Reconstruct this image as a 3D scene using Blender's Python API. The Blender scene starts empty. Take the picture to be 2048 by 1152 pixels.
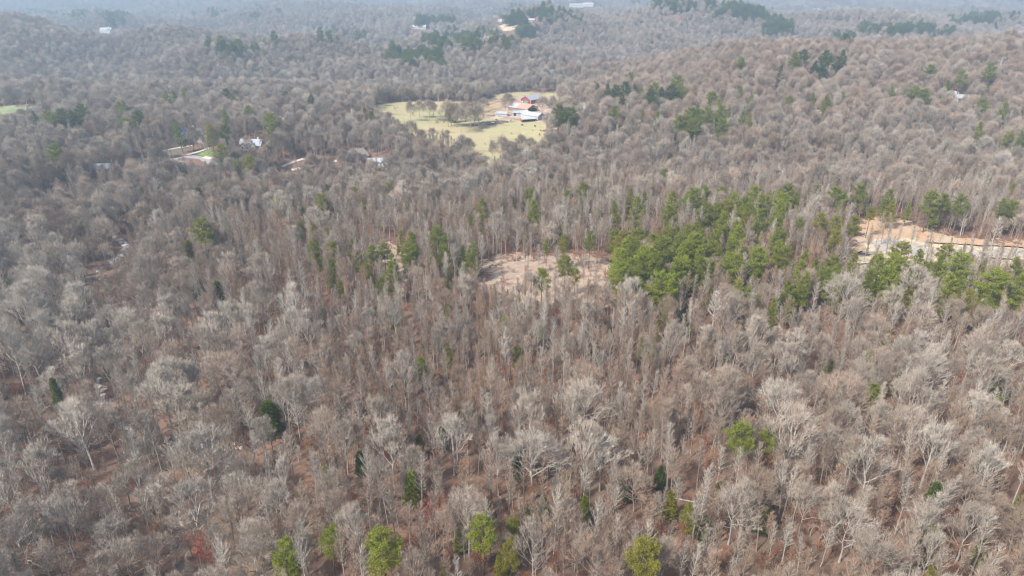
import bpy, math, random
import numpy as np
from mathutils import Vector, Matrix

SC = bpy.context.scene
COL = SC.collection
R = math.radians

# ------------------------------------------------------------------ camera, sky, sun, exposure
CAM_H, PITCH, FOCAL = 120.0, R(24.3), 1365.0          # metres, radians, pixels of the 2048 px wide photograph
cam_d = bpy.data.cameras.new('camera')
cam_d.sensor_width = 36.0
cam_d.lens = 36.0 * FOCAL / 2048.0
cam_d.clip_start, cam_d.clip_end = 1.0, 30000.0
cam = bpy.data.objects.new('camera', cam_d)
COL.objects.link(cam)
cam.location = (0, 0, CAM_H)
cam.rotation_euler = (R(90) - PITCH, 0, 0)
SC.camera = cam

SUN_DIR = Vector((-0.62, -0.50, 0.80)).normalized()   # towards the sun
SUN_EL = math.asin(SUN_DIR.z)
SUN_AZ = math.atan2(SUN_DIR.x, SUN_DIR.y)
world = bpy.data.worlds.new('World')
SC.world = world
world.use_nodes = True
wn = world.node_tree.nodes
wl = world.node_tree.links
sky = wn.new('ShaderNodeTexSky')
sky.sky_type = 'NISHITA'
sky.sun_disc = False
sky.sun_elevation = SUN_EL
sky.sun_rotation = SUN_AZ
sky.air_density, sky.dust_density, sky.ozone_density = 1.0, 3.0, 1.0
wl.new(sky.outputs[0], wn['Background'].inputs[0])
wn['Background'].inputs[1].default_value = 0.105
sun_d = bpy.data.lights.new('sun', 'SUN')
sun_d.energy = 3.2
sun_d.angle = R(5)
sun_d.color = (1.0, 0.965, 0.915)
sun = bpy.data.objects.new('sun', sun_d)
COL.objects.link(sun)
sun.rotation_euler = SUN_DIR.to_track_quat('Z', 'Y').to_euler()
sun.location = (-200, -200, 300)
SC.view_settings.view_transform = 'Standard'
SC.view_settings.look = 'None'
SC.view_settings.gamma = 1.0
SC.view_settings.exposure = 1.08
SC.view_settings.use_curve_mapping = False
HAZE_DENSITY = 0.00029
SC.cycles.max_bounces = 4
SC.cycles.diffuse_bounces = 2
SC.cycles.glossy_bounces = 2
SC.cycles.volume_bounces = 0
SC.cycles.transmission_bounces = 2
SC.cycles.use_denoising = True
SC.cycles.use_adaptive_sampling = False
SC.cycles.adaptive_threshold = 0.02
SC.cycles.filter_width = 1.25
SC.cycles.caustics_reflective = False
SC.cycles.caustics_refractive = False

# ------------------------------------------------------------------ terrain
CP, SP = math.cos(PITCH), math.sin(PITCH)

def ray(px, py):
    dx, dy = (px - 1024.0) / FOCAL, (576.0 - py) / FOCAL
    return np.array([dx, CP + dy * SP, -SP + dy * CP])

def project(x, y, z):
    x, y, z = np.asarray(x, float), np.asarray(y, float), np.asarray(z, float) - CAM_H
    dep = np.maximum(y * CP - z * SP, 1e-3)
    up = y * SP + z * CP
    return 1024.0 + FOCAL * x / dep, 576.0 - FOCAL * up / dep, dep

def flat(px, py, z=0.0):
    d = ray(px, py)
    t = (z - CAM_H) / d[2]
    return d[0] * t, d[1] * t

def dist_poly(x, y, pts):
    best = np.full(np.shape(x), 1e9)
    for (ax, ay), (bx, by) in zip(pts[:-1], pts[1:]):
        vx, vy = bx - ax, by - ay
        t = np.clip(((x - ax) * vx + (y - ay) * vy) / (vx * vx + vy * vy + 1e-9), 0, 1)
        best = np.minimum(best, np.hypot(x - ax - t * vx, y - ay - t * vy))
    return best

CREEK_PX = [(372, 1290), (372, 1200), (370, 1150), (366, 1100), (362, 1060), (345, 1012), (300, 990), (335, 958), (338, 905), (292, 893), (240, 855),
            (215, 822), (200, 775), (182, 720), (195, 650), (216, 585), (200, 548), (225, 523), (246, 508), (252, 490), (230, 474), (170, 455), (90, 430)]
CREEK0 = [flat(a, b, -7.0) for a, b in CREEK_PX]

def smooth(a, b, v):
    t = np.clip((v - a) / (b - a), 0, 1)
    return t * t * (3 - 2 * t)

def gauss(x, y, cx, cy, sx, sy, rot=0.0):
    c, s = math.cos(rot), math.sin(rot)
    u, v = (x - cx) * c + (y - cy) * s, -(x - cx) * s + (y - cy) * c
    return np.exp(-(u / sx) ** 2 - (v / sy) ** 2)

def height(x, y):
    x, y = np.asarray(x, float), np.asarray(y, float)
    z = 1.6 * np.sin(x * .021 + 1.3) * np.sin(y * .017 + .4) + 1.1 * np.sin(x * .043 + y * .031) + .5 * np.sin(x * .09 - y * .07 + 2)
    z = z - 9.0 * np.exp(-(dist_poly(x, y, CREEK0) / 30.0) ** 2)
    z = z + 5.0 * gauss(x, y, 40, 290, 130, 70)
    z = z - 9.0 * np.exp(-((y - 455 - .10 * x) / 55.0) ** 2) * smooth(-420, -120, x)       # valley behind the young wood
    z = z + 7.0 * gauss(x, y, -20, 640, 260, 110)                                            # pasture rise
    z = z - 15.0 * np.exp(-((y - 870 + .06 * x) / 75.0) ** 2) * (1 - smooth(60, 240, x))     # stream beyond the pasture
    z = z + (40.0 * smooth(40, 280, x) + 14 * smooth(350, 800, x)) * np.exp(-((y - 815 - .04 * x) / 165.0) ** 2)                                      # right hand ridge
    z = z + 3.0 * gauss(x, y, -500, 740, 300, 90, .1)                                     # left hand rise
    z = z + 15.0 * gauss(x, y, -130, 1150, 300, 120) - 26.0 * gauss(x, y, -150, 1400, 420, 120)      # hill with the pines and the hollow behind it
    z = z + 34.0 * gauss(x, y, -900, 1290, 420, 170, -.1) - 24.0 * gauss(x, y, -900, 1640, 600, 150)
    z = z - 32.0 * gauss(x, y, 560, 1120, 480, 150) + 46.0 * gauss(x, y, 330, 1600, 430, 150, .1) - 34.0 * gauss(x, y, 300, 2050, 700, 190)
    z = z + 30.0 * gauss(x, y, 1250, 1720, 420, 190, .15) - 24.0 * gauss(x, y, 1300, 2150, 700, 200) + 24.0 * gauss(x, y, -500, 2000, 450, 180, .1)
    z = z + smooth(900, 1050, y) * (17 * np.sin(x * .0155 + 1.0 + .6 * np.sin(y * .008)) * np.sin(y * .0125 + .5) + 5 * np.sin(x * .027 + y * .019))      # side valleys
    f = smooth(1100, 2200, y)
    z = z + f * (20 * np.sin(x * .0031 + .6 + .4 * np.sin(y * .002)) * np.sin(y * .0043 + 1.0 + .7 * np.sin(x * .0013)) + 6 * np.sin(x * .0071 + y * .0052) + 4)
    return z

_T = np.geomspace(60, 9000, 1500)
def ground_hit(px, py, lift=0.0):
    """the point where the line of sight through a pixel of the photograph meets the terrain raised by lift"""
    d = ray(px, py)
    d = d / np.linalg.norm(d)
    X, Y, Z = d[0] * _T, d[1] * _T, CAM_H + d[2] * _T
    g = Z - height(X, Y) - lift
    k = np.argmax(g < 0)
    if k == 0:
        k = len(_T) - 1
    a = g[k - 1] / (g[k - 1] - g[k] + 1e-9)
    t = _T[k - 1] + a * (_T[k] - _T[k - 1])
    x, y = d[0] * t, d[1] * t
    return x, y, float(height(x, y))

def world_poly(pts):
    return [ground_hit(a, b)[:2] for a, b in pts]

def inside(x, y, poly):
    x, y = np.asarray(x, float), np.asarray(y, float)
    c = np.zeros(x.shape, bool)
    n = len(poly)
    for i in range(n):
        ax, ay = poly[i]
        bx, by = poly[(i + 1) % n]
        hit = ((ay > y) != (by > y)) & (x < (bx - ax) * (y - ay) / (by - ay + 1e-12) + ax)
        c ^= hit
    return c

# ------------------------------------------------------------------ materials
def new_mat(name, rough=.9):
    m = bpy.data.materials.new(name)
    m.use_nodes = True
    nt = m.node_tree
    b = nt.nodes['Principled BSDF']
    b.inputs['Roughness'].default_value = rough
    b.inputs['Specular IOR Level'].default_value = .2
    return m, nt, b

def mixc(nt, fac, a, b, blend='MIX'):
    n = nt.nodes.new('ShaderNodeMix')
    n.data_type = 'RGBA'
    n.blend_type = blend
    for s, v in ((n.inputs[0], fac), (n.inputs[6], a), (n.inputs[7], b)):
        if hasattr(v, 'is_linked'):
            nt.links.new(v, s)
        elif isinstance(v, (int, float)):
            s.default_value = v
        else:
            s.default_value = (*v, 1)
    return n.outputs[2]

def noise(nt, scale, detail=4, rough=.6, lo=.35, hi=.65, coord='Object', dist=0.0, stretch=None):
    tc = nt.nodes.new('ShaderNodeTexCoord')
    out = tc.outputs[coord]
    if stretch:
        mp = nt.nodes.new('ShaderNodeMapping')
        mp.inputs['Scale'].default_value = stretch
        nt.links.new(out, mp.inputs[0])
        out = mp.outputs[0]
    n = nt.nodes.new('ShaderNodeTexNoise')
    n.inputs['Scale'].default_value = scale
    n.inputs['Detail'].default_value = detail
    n.inputs['Roughness'].default_value = rough
    n.inputs['Distortion'].default_value = dist
    nt.links.new(out, n.inputs['Vector'])
    mr = nt.nodes.new('ShaderNodeMapRange')
    mr.inputs[1].default_value, mr.inputs[2].default_value = lo, hi
    nt.links.new(n.outputs[0], mr.inputs[0])
    return mr.outputs[0]

def attr(nt, name, kind='INSTANCER'):
    a = nt.nodes.new('ShaderNodeAttribute')
    a.attribute_type = kind
    a.attribute_name = name
    return a.outputs['Fac']

def plain(name, col, rough=.85, var=.25, scale=1.2):
    m, nt, b = new_mat(name, rough)
    f = noise(nt, scale)
    nt.links.new(mixc(nt, f, tuple(c * (1 - var) for c in col), tuple(min(1, c * (1 + var * .6)) for c in col)), b.inputs['Base Color'])
    return m

def wood_mat(name, dark, pale, warm, instancer=True):
    m, nt, b = new_mat(name, .92)
    c = mixc(nt, attr(nt, 'tint'), dark, pale)
    c = mixc(nt, attr(nt, 'warm'), c, warm)
    f = noise(nt, .9, 3)
    c = mixc(nt, f, c, (.62, .60, .58), 'MULTIPLY')
    nt.links.new(c, b.inputs['Base Color'])
    return m

M = {}
M['bark'] = wood_mat('bark', (.15, .125, .10), (.55, .52, .47), (.29, .215, .155))
M['twig'] = wood_mat('twig', (.21, .17, .13), (.58, .525, .45), (.42, .265, .175))
M['shrub'] = wood_mat('shrub_twig', (.13, .085, .062), (.33, .26, .20), (.40, .165, .085))
M['pine_bark'] = plain('pine_bark', (.13, .095, .07), .95)
def needle_mat(name, dark, bright, warm):
    m, nt, b = new_mat(name, .7)
    c = mixc(nt, attr(nt, 'tint'), dark, bright)
    c = mixc(nt, attr(nt, 'warm'), c, warm)
    f = noise(nt, 1.1, 3, .6, .3, .7)
    c = mixc(nt, f, c, (.70, .74, .66), 'MULTIPLY')
    nt.links.new(c, b.inputs['Base Color'])
    tr = nt.nodes.new('ShaderNodeBsdfTranslucent')
    nt.links.new(c, tr.inputs[0])
    mx = nt.nodes.new('ShaderNodeMixShader')
    mx.inputs[0].default_value = .45
    nt.links.new(b.outputs[0], mx.inputs[1])
    nt.links.new(tr.outputs[0], mx.inputs[2])
    nt.links.new(mx.outputs[0], nt.nodes['Material Output'].inputs[0])
    return m
M['needles'] = needle_mat('pine_needles', (.070, .110, .036), (.35, .40, .055), (.40, .33, .06))
M['orange_leaf'] = needle_mat('dead_leaves', (.32, .145, .075), (.55, .27, .125), (.50, .13, .10))

# ground
m, nt, b = new_mat('leaf_litter', .95)
c = mixc(nt, noise(nt, .035, 4), (.125, .068, .042), (.21, .12, .075))
c = mixc(nt, noise(nt, .55, 6, .7), c, (.185, .125, .095))
c = mixc(nt, noise(nt, .16, 5, .6, .55, .8), c, (.08, .065, .055))
c = mixc(nt, noise(nt, .02, 3, .5, .55, .7), c, (.13, .12, .085))
nt.links.new(c, b.inputs['Base Color'])
M['litter'] = m
m, nt, b = new_mat('pasture_grass', .95)
c = mixc(nt, noise(nt, .03, 5, .6), (.33, .31, .165), (.25, .255, .115))
c = mixc(nt, noise(nt, .012, 4, .6, .45, .7), c, (.42, .325, .19))
c = mixc(nt, noise(nt, .25, 5, .7), c, (.40, .345, .19))
c = mixc(nt, noise(nt, .02, 4, .6, .55, .70, stretch=(1, 2.4, 1)), c, (.25, .155, .09))
nt.links.new(c, b.inputs['Base Color'])
M['pasture'] = m
m, nt, b = new_mat('dry_straw', .95)
c = mixc(nt, noise(nt, .11, 5, .7, dist=1.2, stretch=(1, 2.5, 1)), (.43, .35, .265), (.30, .225, .17))
c = mixc(nt, noise(nt, .35, 5, .75, .5, .7, dist=2, stretch=(1, 3, 1)), c, (.24, .14, .10))
c = mixc(nt, noise(nt, .05, 3, .6, .5, .7), c, (.36, .25, .185))
nt.links.new(c, b.inputs['Base Color'])
M['straw'] = m
m, nt, b = new_mat('orange_clay', .95)
c = mixc(nt, noise(nt, .06, 5, .65, dist=1), (.42, .255, .14), (.45, .36, .255))
c = mixc(nt, noise(nt, .22, 5, .75, .5, .65, dist=1.5, stretch=(1, 3, 1)), c, (.42, .32, .24))
c = mixc(nt, noise(nt, .045, 4, .6, .52, .68, dist=1.5), c, (.46, .235, .115))
nt.links.new(c, b.inputs['Base Color'])
M['clay'] = m
M['mulch'] = plain('straw_mulch', (.50, .42, .29), .95, .3, .25)
M['gravel'] = plain('gravel', (.42, .37, .32), .95, .25, .5)
M['concrete'] = plain('pale_concrete', (.56, .52, .46), .9, .2, .4)
M['asphalt'] = plain('worn_asphalt', (.30, .285, .275), .9, .15, .4)
M['lawn'] = plain('lawn_grass', (.17, .24, .06), .95, .35, .4)
M['field_green'] = plain('green_field', (.22, .255, .125), .95, .3, .05)
M['farm_dirt'] = plain('farm_dirt', (.44, .33, .245), .95, .3, .1)
M['dark_mud'] = plain('dark_mud', (.13, .10, .08), .95, .3, .3)
M['rock'] = plain('pale_rock', (.58, .53, .49), .9, .3, .6)
M['water'], nt, b = new_mat('creek_water', .12)
nt.links.new(mixc(nt, noise(nt, .4), (.085, .065, .05), (.16, .125, .095)), b.inputs['Base Color'])
b.inputs['Roughness'].default_value = .3
b.inputs['Specular IOR Level'].default_value = .4
M['sand'] = plain('creek_sand', (.30, .235, .185), .9, .2, .5)
for n_, c_ in dict(white=(.54, .535, .52), metal_roof=(.40, .40, .40), rust_roof=(.42, .27, .20), grey_roof=(.34, .36, .38), blue_roof=(.13, .17, .24), brown_roof=(.25, .21, .19),
                   red_wall=(.27, .05, .045), grey_wall=(.42, .46, .52), tan_wall=(.50, .43, .33), wood=(.22, .17, .13), black=(.03, .03, .032), open_shade=(.035, .03, .028),  # the near-black one stands in for shade inside farm openings
                   brick=(.30, .16, .12), steel=(.36, .37, .38), hide=(.07, .045, .035), window=(.05, .06, .075), feed_white=(.74, .73, .70), teal=(.10, .26, .24), timber=(.40, .36, .32)).items():
    M[n_] = plain(n_, c_, .35 if n_ == 'window' else .8, .14, .8)

# ------------------------------------------------------------------ mesh helpers
class MB:
    def __init__(self):
        self.v, self.f, self.m = [], [], []
    def face(self, idx, mi=0):
        self.f.append(idx); self.m.append(mi)
    def tube(self, pts, rad, sides, mi=0, cap=False):
        base = len(self.v)
        n = len(pts)
        for i, p in enumerate(pts):
            d = (pts[min(i + 1, n - 1)] - pts[max(i - 1, 0)])
            d = d / (np.linalg.norm(d) + 1e-9)
            a = np.cross(d, (.31, .17, .93) if abs(d[2]) < .9 else (1., .1, 0))
            a = a / np.linalg.norm(a)
            bb = np.cross(d, a)
            for k in range(sides):
                t = 2 * math.pi * k / sides
                self.v.append(p + rad[i] * (math.cos(t) * a + math.sin(t) * bb))
        for i in range(n - 1):
            for k in range(sides):
                k2 = (k + 1) % sides
                self.face((base + i * sides + k, base + i * sides + k2, base + (i + 1) * sides + k2, base + (i + 1) * sides + k), mi)
        if cap:
            self.face(tuple(base + (n - 1) * sides + k for k in range(sides)), mi)
            self.face(tuple(base + k for k in range(sides))[::-1], mi)
    def spike(self, p, q, r, mi=0):
        base = len(self.v)
        d = q - p
        d = d / (np.linalg.norm(d) + 1e-9)
        a = np.cross(d, (.31, .17, .93) if abs(d[2]) < .9 else (1., .1, 0))
        a = a / np.linalg.norm(a)
        bb = np.cross(d, a)
        for k in range(3):
            t = 2.0944 * k
            self.v.append(p + r * (math.cos(t) * a + math.sin(t) * bb))
        self.v.append(q)
        for k in range(3):
            self.face((base + k, base + (k + 1) % 3, base + 3), mi)
    def blade(self, p, q, side, mi=0):
        base = len(self.v)
        mid = p * .45 + q * .55
        self.v += [p, mid + side, q, mid - side]
        self.face((base, base + 1, base + 2, base + 3), mi)
    def box(self, c, s, mi=0, rz=0.0):
        base = len(self.v)
        co, si = math.cos(rz), math.sin(rz)
        for dx, dy, dz in ((-1, -1, -1), (1, -1, -1), (1, 1, -1), (-1, 1, -1), (-1, -1, 1), (1, -1, 1), (1, 1, 1), (-1, 1, 1)):
            x, y = dx * s[0] / 2, dy * s[1] / 2
            self.v.append(np.array((c[0] + x * co - y * si, c[1] + x * si + y * co, c[2] + dz * s[2] / 2)))
        for q in ((0, 3, 2, 1), (4, 5, 6, 7), (0, 1, 5, 4), (1, 2, 6, 5), (2, 3, 7, 6), (3, 0, 4, 7)):
            self.face(tuple(base + i for i in q), mi)
    def poly(self, pts, mi=0):
        base = len(self.v)
        self.v += [np.array(p, float) for p in pts]
        self.face(tuple(range(base, base + len(pts))), mi)
    def add(self, o, mat=None):
        base = len(self.v)
        for p in o.v:
            self.v.append(mat(p) if mat else p)
        self.f += [tuple(i + base for i in f) for f in o.f]
        self.m += o.m
    def mesh(self, name, mats):
        me = bpy.data.meshes.new(name)
        me.from_pydata([tuple(p) for p in self.v], [], self.f)
        for q in mats:
            me.materials.append(q)
        me.polygons.foreach_set('material_index', np.array(self.m, dtype=np.int32))
        me.update()
        return me

def link(name, me, parent=None, loc=None):
    o = bpy.data.objects.new(name, me)
    COL.objects.link(o)
    if parent is not None:
        o.parent = parent
    if loc is not None:
        o.location = loc
    return o

def tag(o, label=None, cat=None, group=None, kind=None):
    if label: o['label'] = label
    if cat: o['category'] = cat
    if group: o['group'] = group
    if kind: o['kind'] = kind
    return o

# ------------------------------------------------------------------ ground sheet and patches
def axis(lo, hi, near, n):
    a = np.arcsinh(lo / near); b_ = np.arcsinh(hi / near)
    return np.sinh(np.linspace(a, b_, n)) * near

def grid_mesh(xs, ys, lift, mat, name):
    X, Y = np.meshgrid(xs, ys)
    Z = height(X, Y) + lift
    v = np.stack([X.ravel(), Y.ravel(), Z.ravel()], 1)
    nx, ny = len(xs), len(ys)
    i = np.arange(nx * ny).reshape(ny, nx)
    f = np.stack([i[:-1, :-1].ravel(), i[:-1, 1:].ravel(), i[1:, 1:].ravel(), i[1:, :-1].ravel()], 1)
    me = bpy.data.meshes.new(name)
    me.from_pydata(v.tolist(), [], f.tolist())
    me.materials.append(mat)
    me.polygons.foreach_set('use_smooth', np.ones(len(f), bool))
    me.update()
    return me

GX = axis(-7500, 7500, 420, 330)
GY = np.concatenate([np.linspace(-400, 60, 40)[:-1], 60 + axis(0, 9000, 420, 300)])
tag(link('ground', grid_mesh(GX, GY, 0.0, M['litter'], 'ground')), kind='structure')

def mesh_height(x, y):
    """height of the ground sheet itself (linear between its points)"""
    x, y = np.asarray(x, float), np.asarray(y, float)
    i = np.clip(np.searchsorted(GX, x) - 1, 0, len(GX) - 2)
    j = np.clip(np.searchsorted(GY, y) - 1, 0, len(GY) - 2)
    u = (x - GX[i]) / (GX[i + 1] - GX[i]); w = (y - GY[j]) / (GY[j + 1] - GY[j])
    return ((1 - u) * (1 - w) * height(GX[i], GY[j]) + u * (1 - w) * height(GX[i + 1], GY[j]) + (1 - u) * w * height(GX[i], GY[j + 1]) + u * w * height(GX[i + 1], GY[j + 1]))

def patch(name, poly, lift, mat, cell, ragged=1.0, seed=0):
    """a surface draped on the ground inside a world polygon, its rim worn ragged"""
    rng = np.random.default_rng(seed)
    P = np.array(poly)
    x0, y0 = P.min(0) - cell; x1, y1 = P.max(0) + cell
    xs = np.arange(x0, x1 + cell, cell); ys = np.arange(y0, y1 + cell, cell)
    X, Y = np.meshgrid(xs, ys)
    wob = lambda a, b_: ragged * (np.sin(a * .9 + 1.7 * np.sin(b_ * .55 + seed)) + .7 * np.sin(b_ * 1.7 + a * .6 + seed * 2.1) + rng.normal(0, .5, a.shape))
    cx, cy = (X[:-1, :-1] + cell / 2), (Y[:-1, :-1] + cell / 2)
    keep = inside(cx + wob(cx / 3, cy / 3), cy + wob(cy / 3 + 3, cx / 3), poly)
    Z = mesh_height(X, Y) + lift
    i = np.arange(X.size).reshape(X.shape)
    f = np.stack([i[:-1, :-1][keep], i[:-1, 1:][keep], i[1:, 1:][keep], i[1:, :-1][keep]], 1)
    used = np.unique(f)
    re = np.zeros(X.size, int); re[used] = np.arange(len(used))
    v = np.stack([X.ravel(), Y.ravel(), Z.ravel()], 1)[used]
    me = bpy.data.meshes.new(name)
    me.from_pydata(v.tolist(), [], re[f].tolist())
    me.materials.append(mat)
    me.update()
    return tag(link(name, me), kind='structure')

def strip(name, pts, width, lift, mat, step=1.0):
    """a draped band (road, drive, stream) along world points"""
    P = np.array(pts, float)
    L = np.concatenate([[0], np.cumsum(np.hypot(*np.diff(P, axis=0).T))])
    s = np.linspace(0, L[-1], max(3, int(L[-1] / step)))
    X, Y = np.interp(s, L, P[:, 0]), np.interp(s, L, P[:, 1])
    k = max(1, int(4 / step))
    ker = np.ones(2 * k + 1) / (2 * k + 1)
    X = np.convolve(np.pad(X, k, mode='edge'), ker, 'valid'); Y = np.convolve(np.pad(Y, k, mode='edge'), ker, 'valid')
    tx, ty = np.gradient(X), np.gradient(Y)
    n = np.hypot(tx, ty) + 1e-9
    nx, ny = -ty / n, tx / n
    W = width * (1 + .12 * np.sin(s * .35) + .08 * np.sin(s * .9 + 1)) if np.isscalar(width) else np.interp(s / L[-1], np.linspace(0, 1, len(width)), width)
    if name.startswith('creek'):
        W = W * (1 + .45 * np.sin(s * 1.3 + 2 * np.sin(s * .37)) + .3 * np.sin(s * 2.9))
        X = X + .8 * np.sin(s * .45) + .4 * np.sin(s * 1.1); Y = Y + .7 * np.sin(s * .38 + 1)
    v = []
    for t in (-.5, -.17, .17, .5):
        v.append(np.stack([X + nx * W * t, Y + ny * W * t, mesh_height(X + nx * W * t, Y + ny * W * t) + lift], 1))
    v = np.stack(v, 1).reshape(-1, 3)
    f = []
    for i in range(len(s) - 1):
        for j in range(3):
            f.append((i * 4 + j, i * 4 + j + 1, i * 4 + j + 5, i * 4 + j + 4))
    me = bpy.data.meshes.new(name)
    me.from_pydata(v.tolist(), [], f)
    me.materials.append(mat)
    me.update()
    return tag(link(name, me), kind='structure')

PASTURE = world_poly([(742, 214), (770, 206), (830, 203), (900, 203), (962, 207), (985, 190), (1060, 183), (1135, 184), (1165, 178), (1150, 190), (1115, 206), (1118, 226), (1106, 248), (1090, 262), (1095, 290), (1085, 318), (1010, 320), (1000, 345), (965, 350), (945, 335), (930, 300), (850, 290), (790, 268), (748, 240)])
CLEARING = world_poly([(968, 534), (985, 516), (1040, 510), (1100, 507), (1160, 512), (1218, 518), (1235, 545), (1228, 590), (1190, 612), (1130, 618), (1070, 622), (1000, 612), (960, 590), (955, 560)])
GLADE = world_poly([(745, 488), (790, 478), (812, 505), (825, 545), (808, 590), (770, 580), (775, 530), (752, 510)])
CLAY = world_poly([(1712, 446), (1745, 434), (1790, 432), (1835, 452), (1900, 472), (1975, 482), (2120, 488), (2120, 520), (1900, 515), (1740, 500), (1700, 522), (1690, 512), (1706, 480)])
MULCH = world_poly([(1735, 482), (1800, 476), (1860, 486), (1960, 493), (2130, 499), (2130, 545), (1950, 536), (1850, 556), (1760, 562), (1690, 545), (1688, 524), (1722, 506)])
DRIVE = [ground_hit(a, b)[:2] for a, b in [(2150, 512), (2048, 510), (1960, 507), (1900, 503), (1850, 499), (1800, 496)]]
POND = world_poly([(1128, 208), (1160, 203), (1182, 212), (1185, 228), (1165, 234), (1135, 230)])
FARMYARD = world_poly([(960, 232), (1010, 225), (1000, 215), (1030, 200), (1045, 190), (1100, 192), (1110, 205), (1112, 225), (1106, 245), (1080, 244), (1040, 240), (990, 238)])
FARFIELD = world_poly([(992, 52), (1012, 48), (1030, 50), (1030, 60), (1012, 64), (996, 60)])
LEFTFIELD = world_poly([(-80, 216), (40, 211), (95, 216), (88, 240), (30, 258), (-80, 262)])
patch('pasture', PASTURE, .12, M['pasture'], 2.2, 2.0, 1)
patch('clearing', CLEARING, .10, M['straw'], .9, 3.4, 2)
patch('glade', GLADE, .10, M['straw'], .9, 3.0, 3)
patch('clay_ground', CLAY, .08, M['clay'], .9, 3.0, 4)
patch('straw_ground', MULCH, .14, M['mulch'], .8, 2.2, 5)
patch('gravel_turnaround', [(ground_hit(1798, 496)[0] + 12.5 * math.cos(t), ground_hit(1798, 496)[1] + 11 * math.sin(t)) for t in np.linspace(0, 6.28, 28)], .20, M['gravel'], .7, .35, 6)
strip('gravel_road', DRIVE, 6.5, .24, M['gravel'])
patch('farmyard_ground', FARMYARD, .22, M['farm_dirt'], 1.6, 1.8, 7)
patch('feeding_ground', world_poly([(945, 246), (985, 242), (1020, 242), (1016, 246), (975, 251), (945, 252)]), .24, M['dark_mud'], 1.2, 1.0, 8)
patch('far_field', FARFIELD, .5, M['mulch'], 5, 4.0, 9)
patch('green_field', LEFTFIELD, .3, M['field_green'], 4, 3.0, 10)
patch('lawn', world_poly([(392, 309), (420, 298), (428, 312), (410, 315)]), .14, M['lawn'], 1.0, .8, 11)
patch('bright_paddock', world_poly([(962, 226), (985, 213), (1008, 214), (1012, 222), (985, 230)]), .17, M['pasture'], 1.6, 1.2, 13)
patch('bare_paddock', world_poly([(972, 214), (978, 200), (1012, 197), (1040, 206), (1030, 212)]), .17, M['clay'], 1.6, 1.2, 14)
patch('gravel_lot', POND, .2, M['concrete'], 1.6, 2.0, 15)
road_pts = [ground_hit(a, b)[:2] for a, b in [(240, 345), (290, 333), (330, 322), (372, 313), (400, 316), (425, 326), (440, 338)]]
ROADS = [road_pts]
strip('village_road', road_pts, 5.5, .20, M['asphalt'])
for nm, pts, w, mt in (('driveway', [(372, 311), (400, 303), (420, 295)], 4.2, 'concrete'), ('driveway', [(320, 303), (350, 297), (388, 291)], 3.6, 'concrete'),
                       ('driveway', [(440, 314), (425, 318), (405, 314)], 4.5, 'concrete'), ('driveway', [(562, 335), (585, 325), (610, 317)], 2.6, 'concrete'),
                       ('driveway', [(580, 341), (620, 333), (660, 326), (682, 320), (690, 318)], 3.0, 'concrete'),
                       ('farm_track', [(1095, 232), (1104, 246), (1112, 268)], 4.5, 'farm_dirt'), ('forest_track', [(490, 317), (505, 312), (525, 308)], 3.0, 'concrete')):
    wp = [ground_hit(a, b)[:2] for a, b in pts]
    ROADS.append(wp)
    strip(nm, wp, w, .26, M[mt])
CREEK = [ground_hit(a, b)[:2] for a, b in CREEK_PX]
strip('creek_bed', CREEK, 2.6, .10, M['sand'])
strip('creek_water', CREEK, [1.6, 1.6, 1.8, 1.2, 1.2, 1.6, 1.8, 1.8, 1.6, 1.4, 1.4, 1.2, 1.2, 1.2, 1.2, 1.0, 1.0, 1.0, 1.0, 1.2, 1.4, 1.4], .16, M['water'])

# ------------------------------------------------------------------ trees: shapes
def unit(v):
    return v / (np.linalg.norm(v) + 1e-9)

def turn(d, ang, az):
    a = np.cross(d, (0.2, .1, .97) if abs(d[2]) < .9 else (1., 0, 0)); a = unit(a)
    bb = np.cross(d, a)
    return unit(d * math.cos(ang) + (a * math.cos(az) + bb * math.sin(az)) * math.sin(ang))

def limbs(mb, rng, p, d, L, r, depth, up, twigs, tw_len, tw_r, spread, kids=3):
    d1 = unit(d + rng.normal(0, .10, 3) + np.array((0, 0, up)))
    q = p + d * L * .5 + rng.normal(0, .03, 3) * L
    e = q + d1 * L * .5
    mb.tube([p, q, e], [r, r * .8, r * .6], 4 if depth >= 3 else 3, 0 if depth >= 2 else 1)
    if depth <= 1:
        for k in range(twigs):
            t = rng.uniform(.25, 1)
            b0 = p + (q - p) * t * 2 if t < .5 else q + (e - q) * (t - .5) * 2
            td = turn(d1, rng.uniform(.25, .95), rng.uniform(0, 6.28)) + np.array((0, 0, up * .9))
            mb.spike(b0, b0 + unit(td) * tw_len * rng.uniform(.6, 1.25), tw_r, 1)
    if depth > 0:
        az = rng.uniform(0, 6.28)
        for k in range(kids):
            nd = turn(d1, rng.uniform(.55, 1.1) * spread, az + k * 6.28 / kids + rng.normal(0, .35))
            t = rng.uniform(.55, 1.0) if k else 1.0
            limbs(mb, rng, q + (e - q) * t * .999, unit(nd + np.array((0, 0, up))), L * rng.uniform(.58, .82), r * .60, depth - 1, up, twigs, tw_len, tw_r, spread, kids)

def fit(mb_list, H, rad):
    a = np.array([p for m_ in mb_list for p in m_.v])
    sz = H / a[:, 2].max()
    r0 = np.percentile(np.hypot(a[:, 0], a[:, 1]), 93)
    s = rad / r0
    for m_ in mb_list:
        m_.v = [np.array((p[0] * (s if p[2] > H * .05 else 1), p[1] * (s if p[2] > H * .05 else 1), p[2] * sz)) for p in m_.v]

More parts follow.
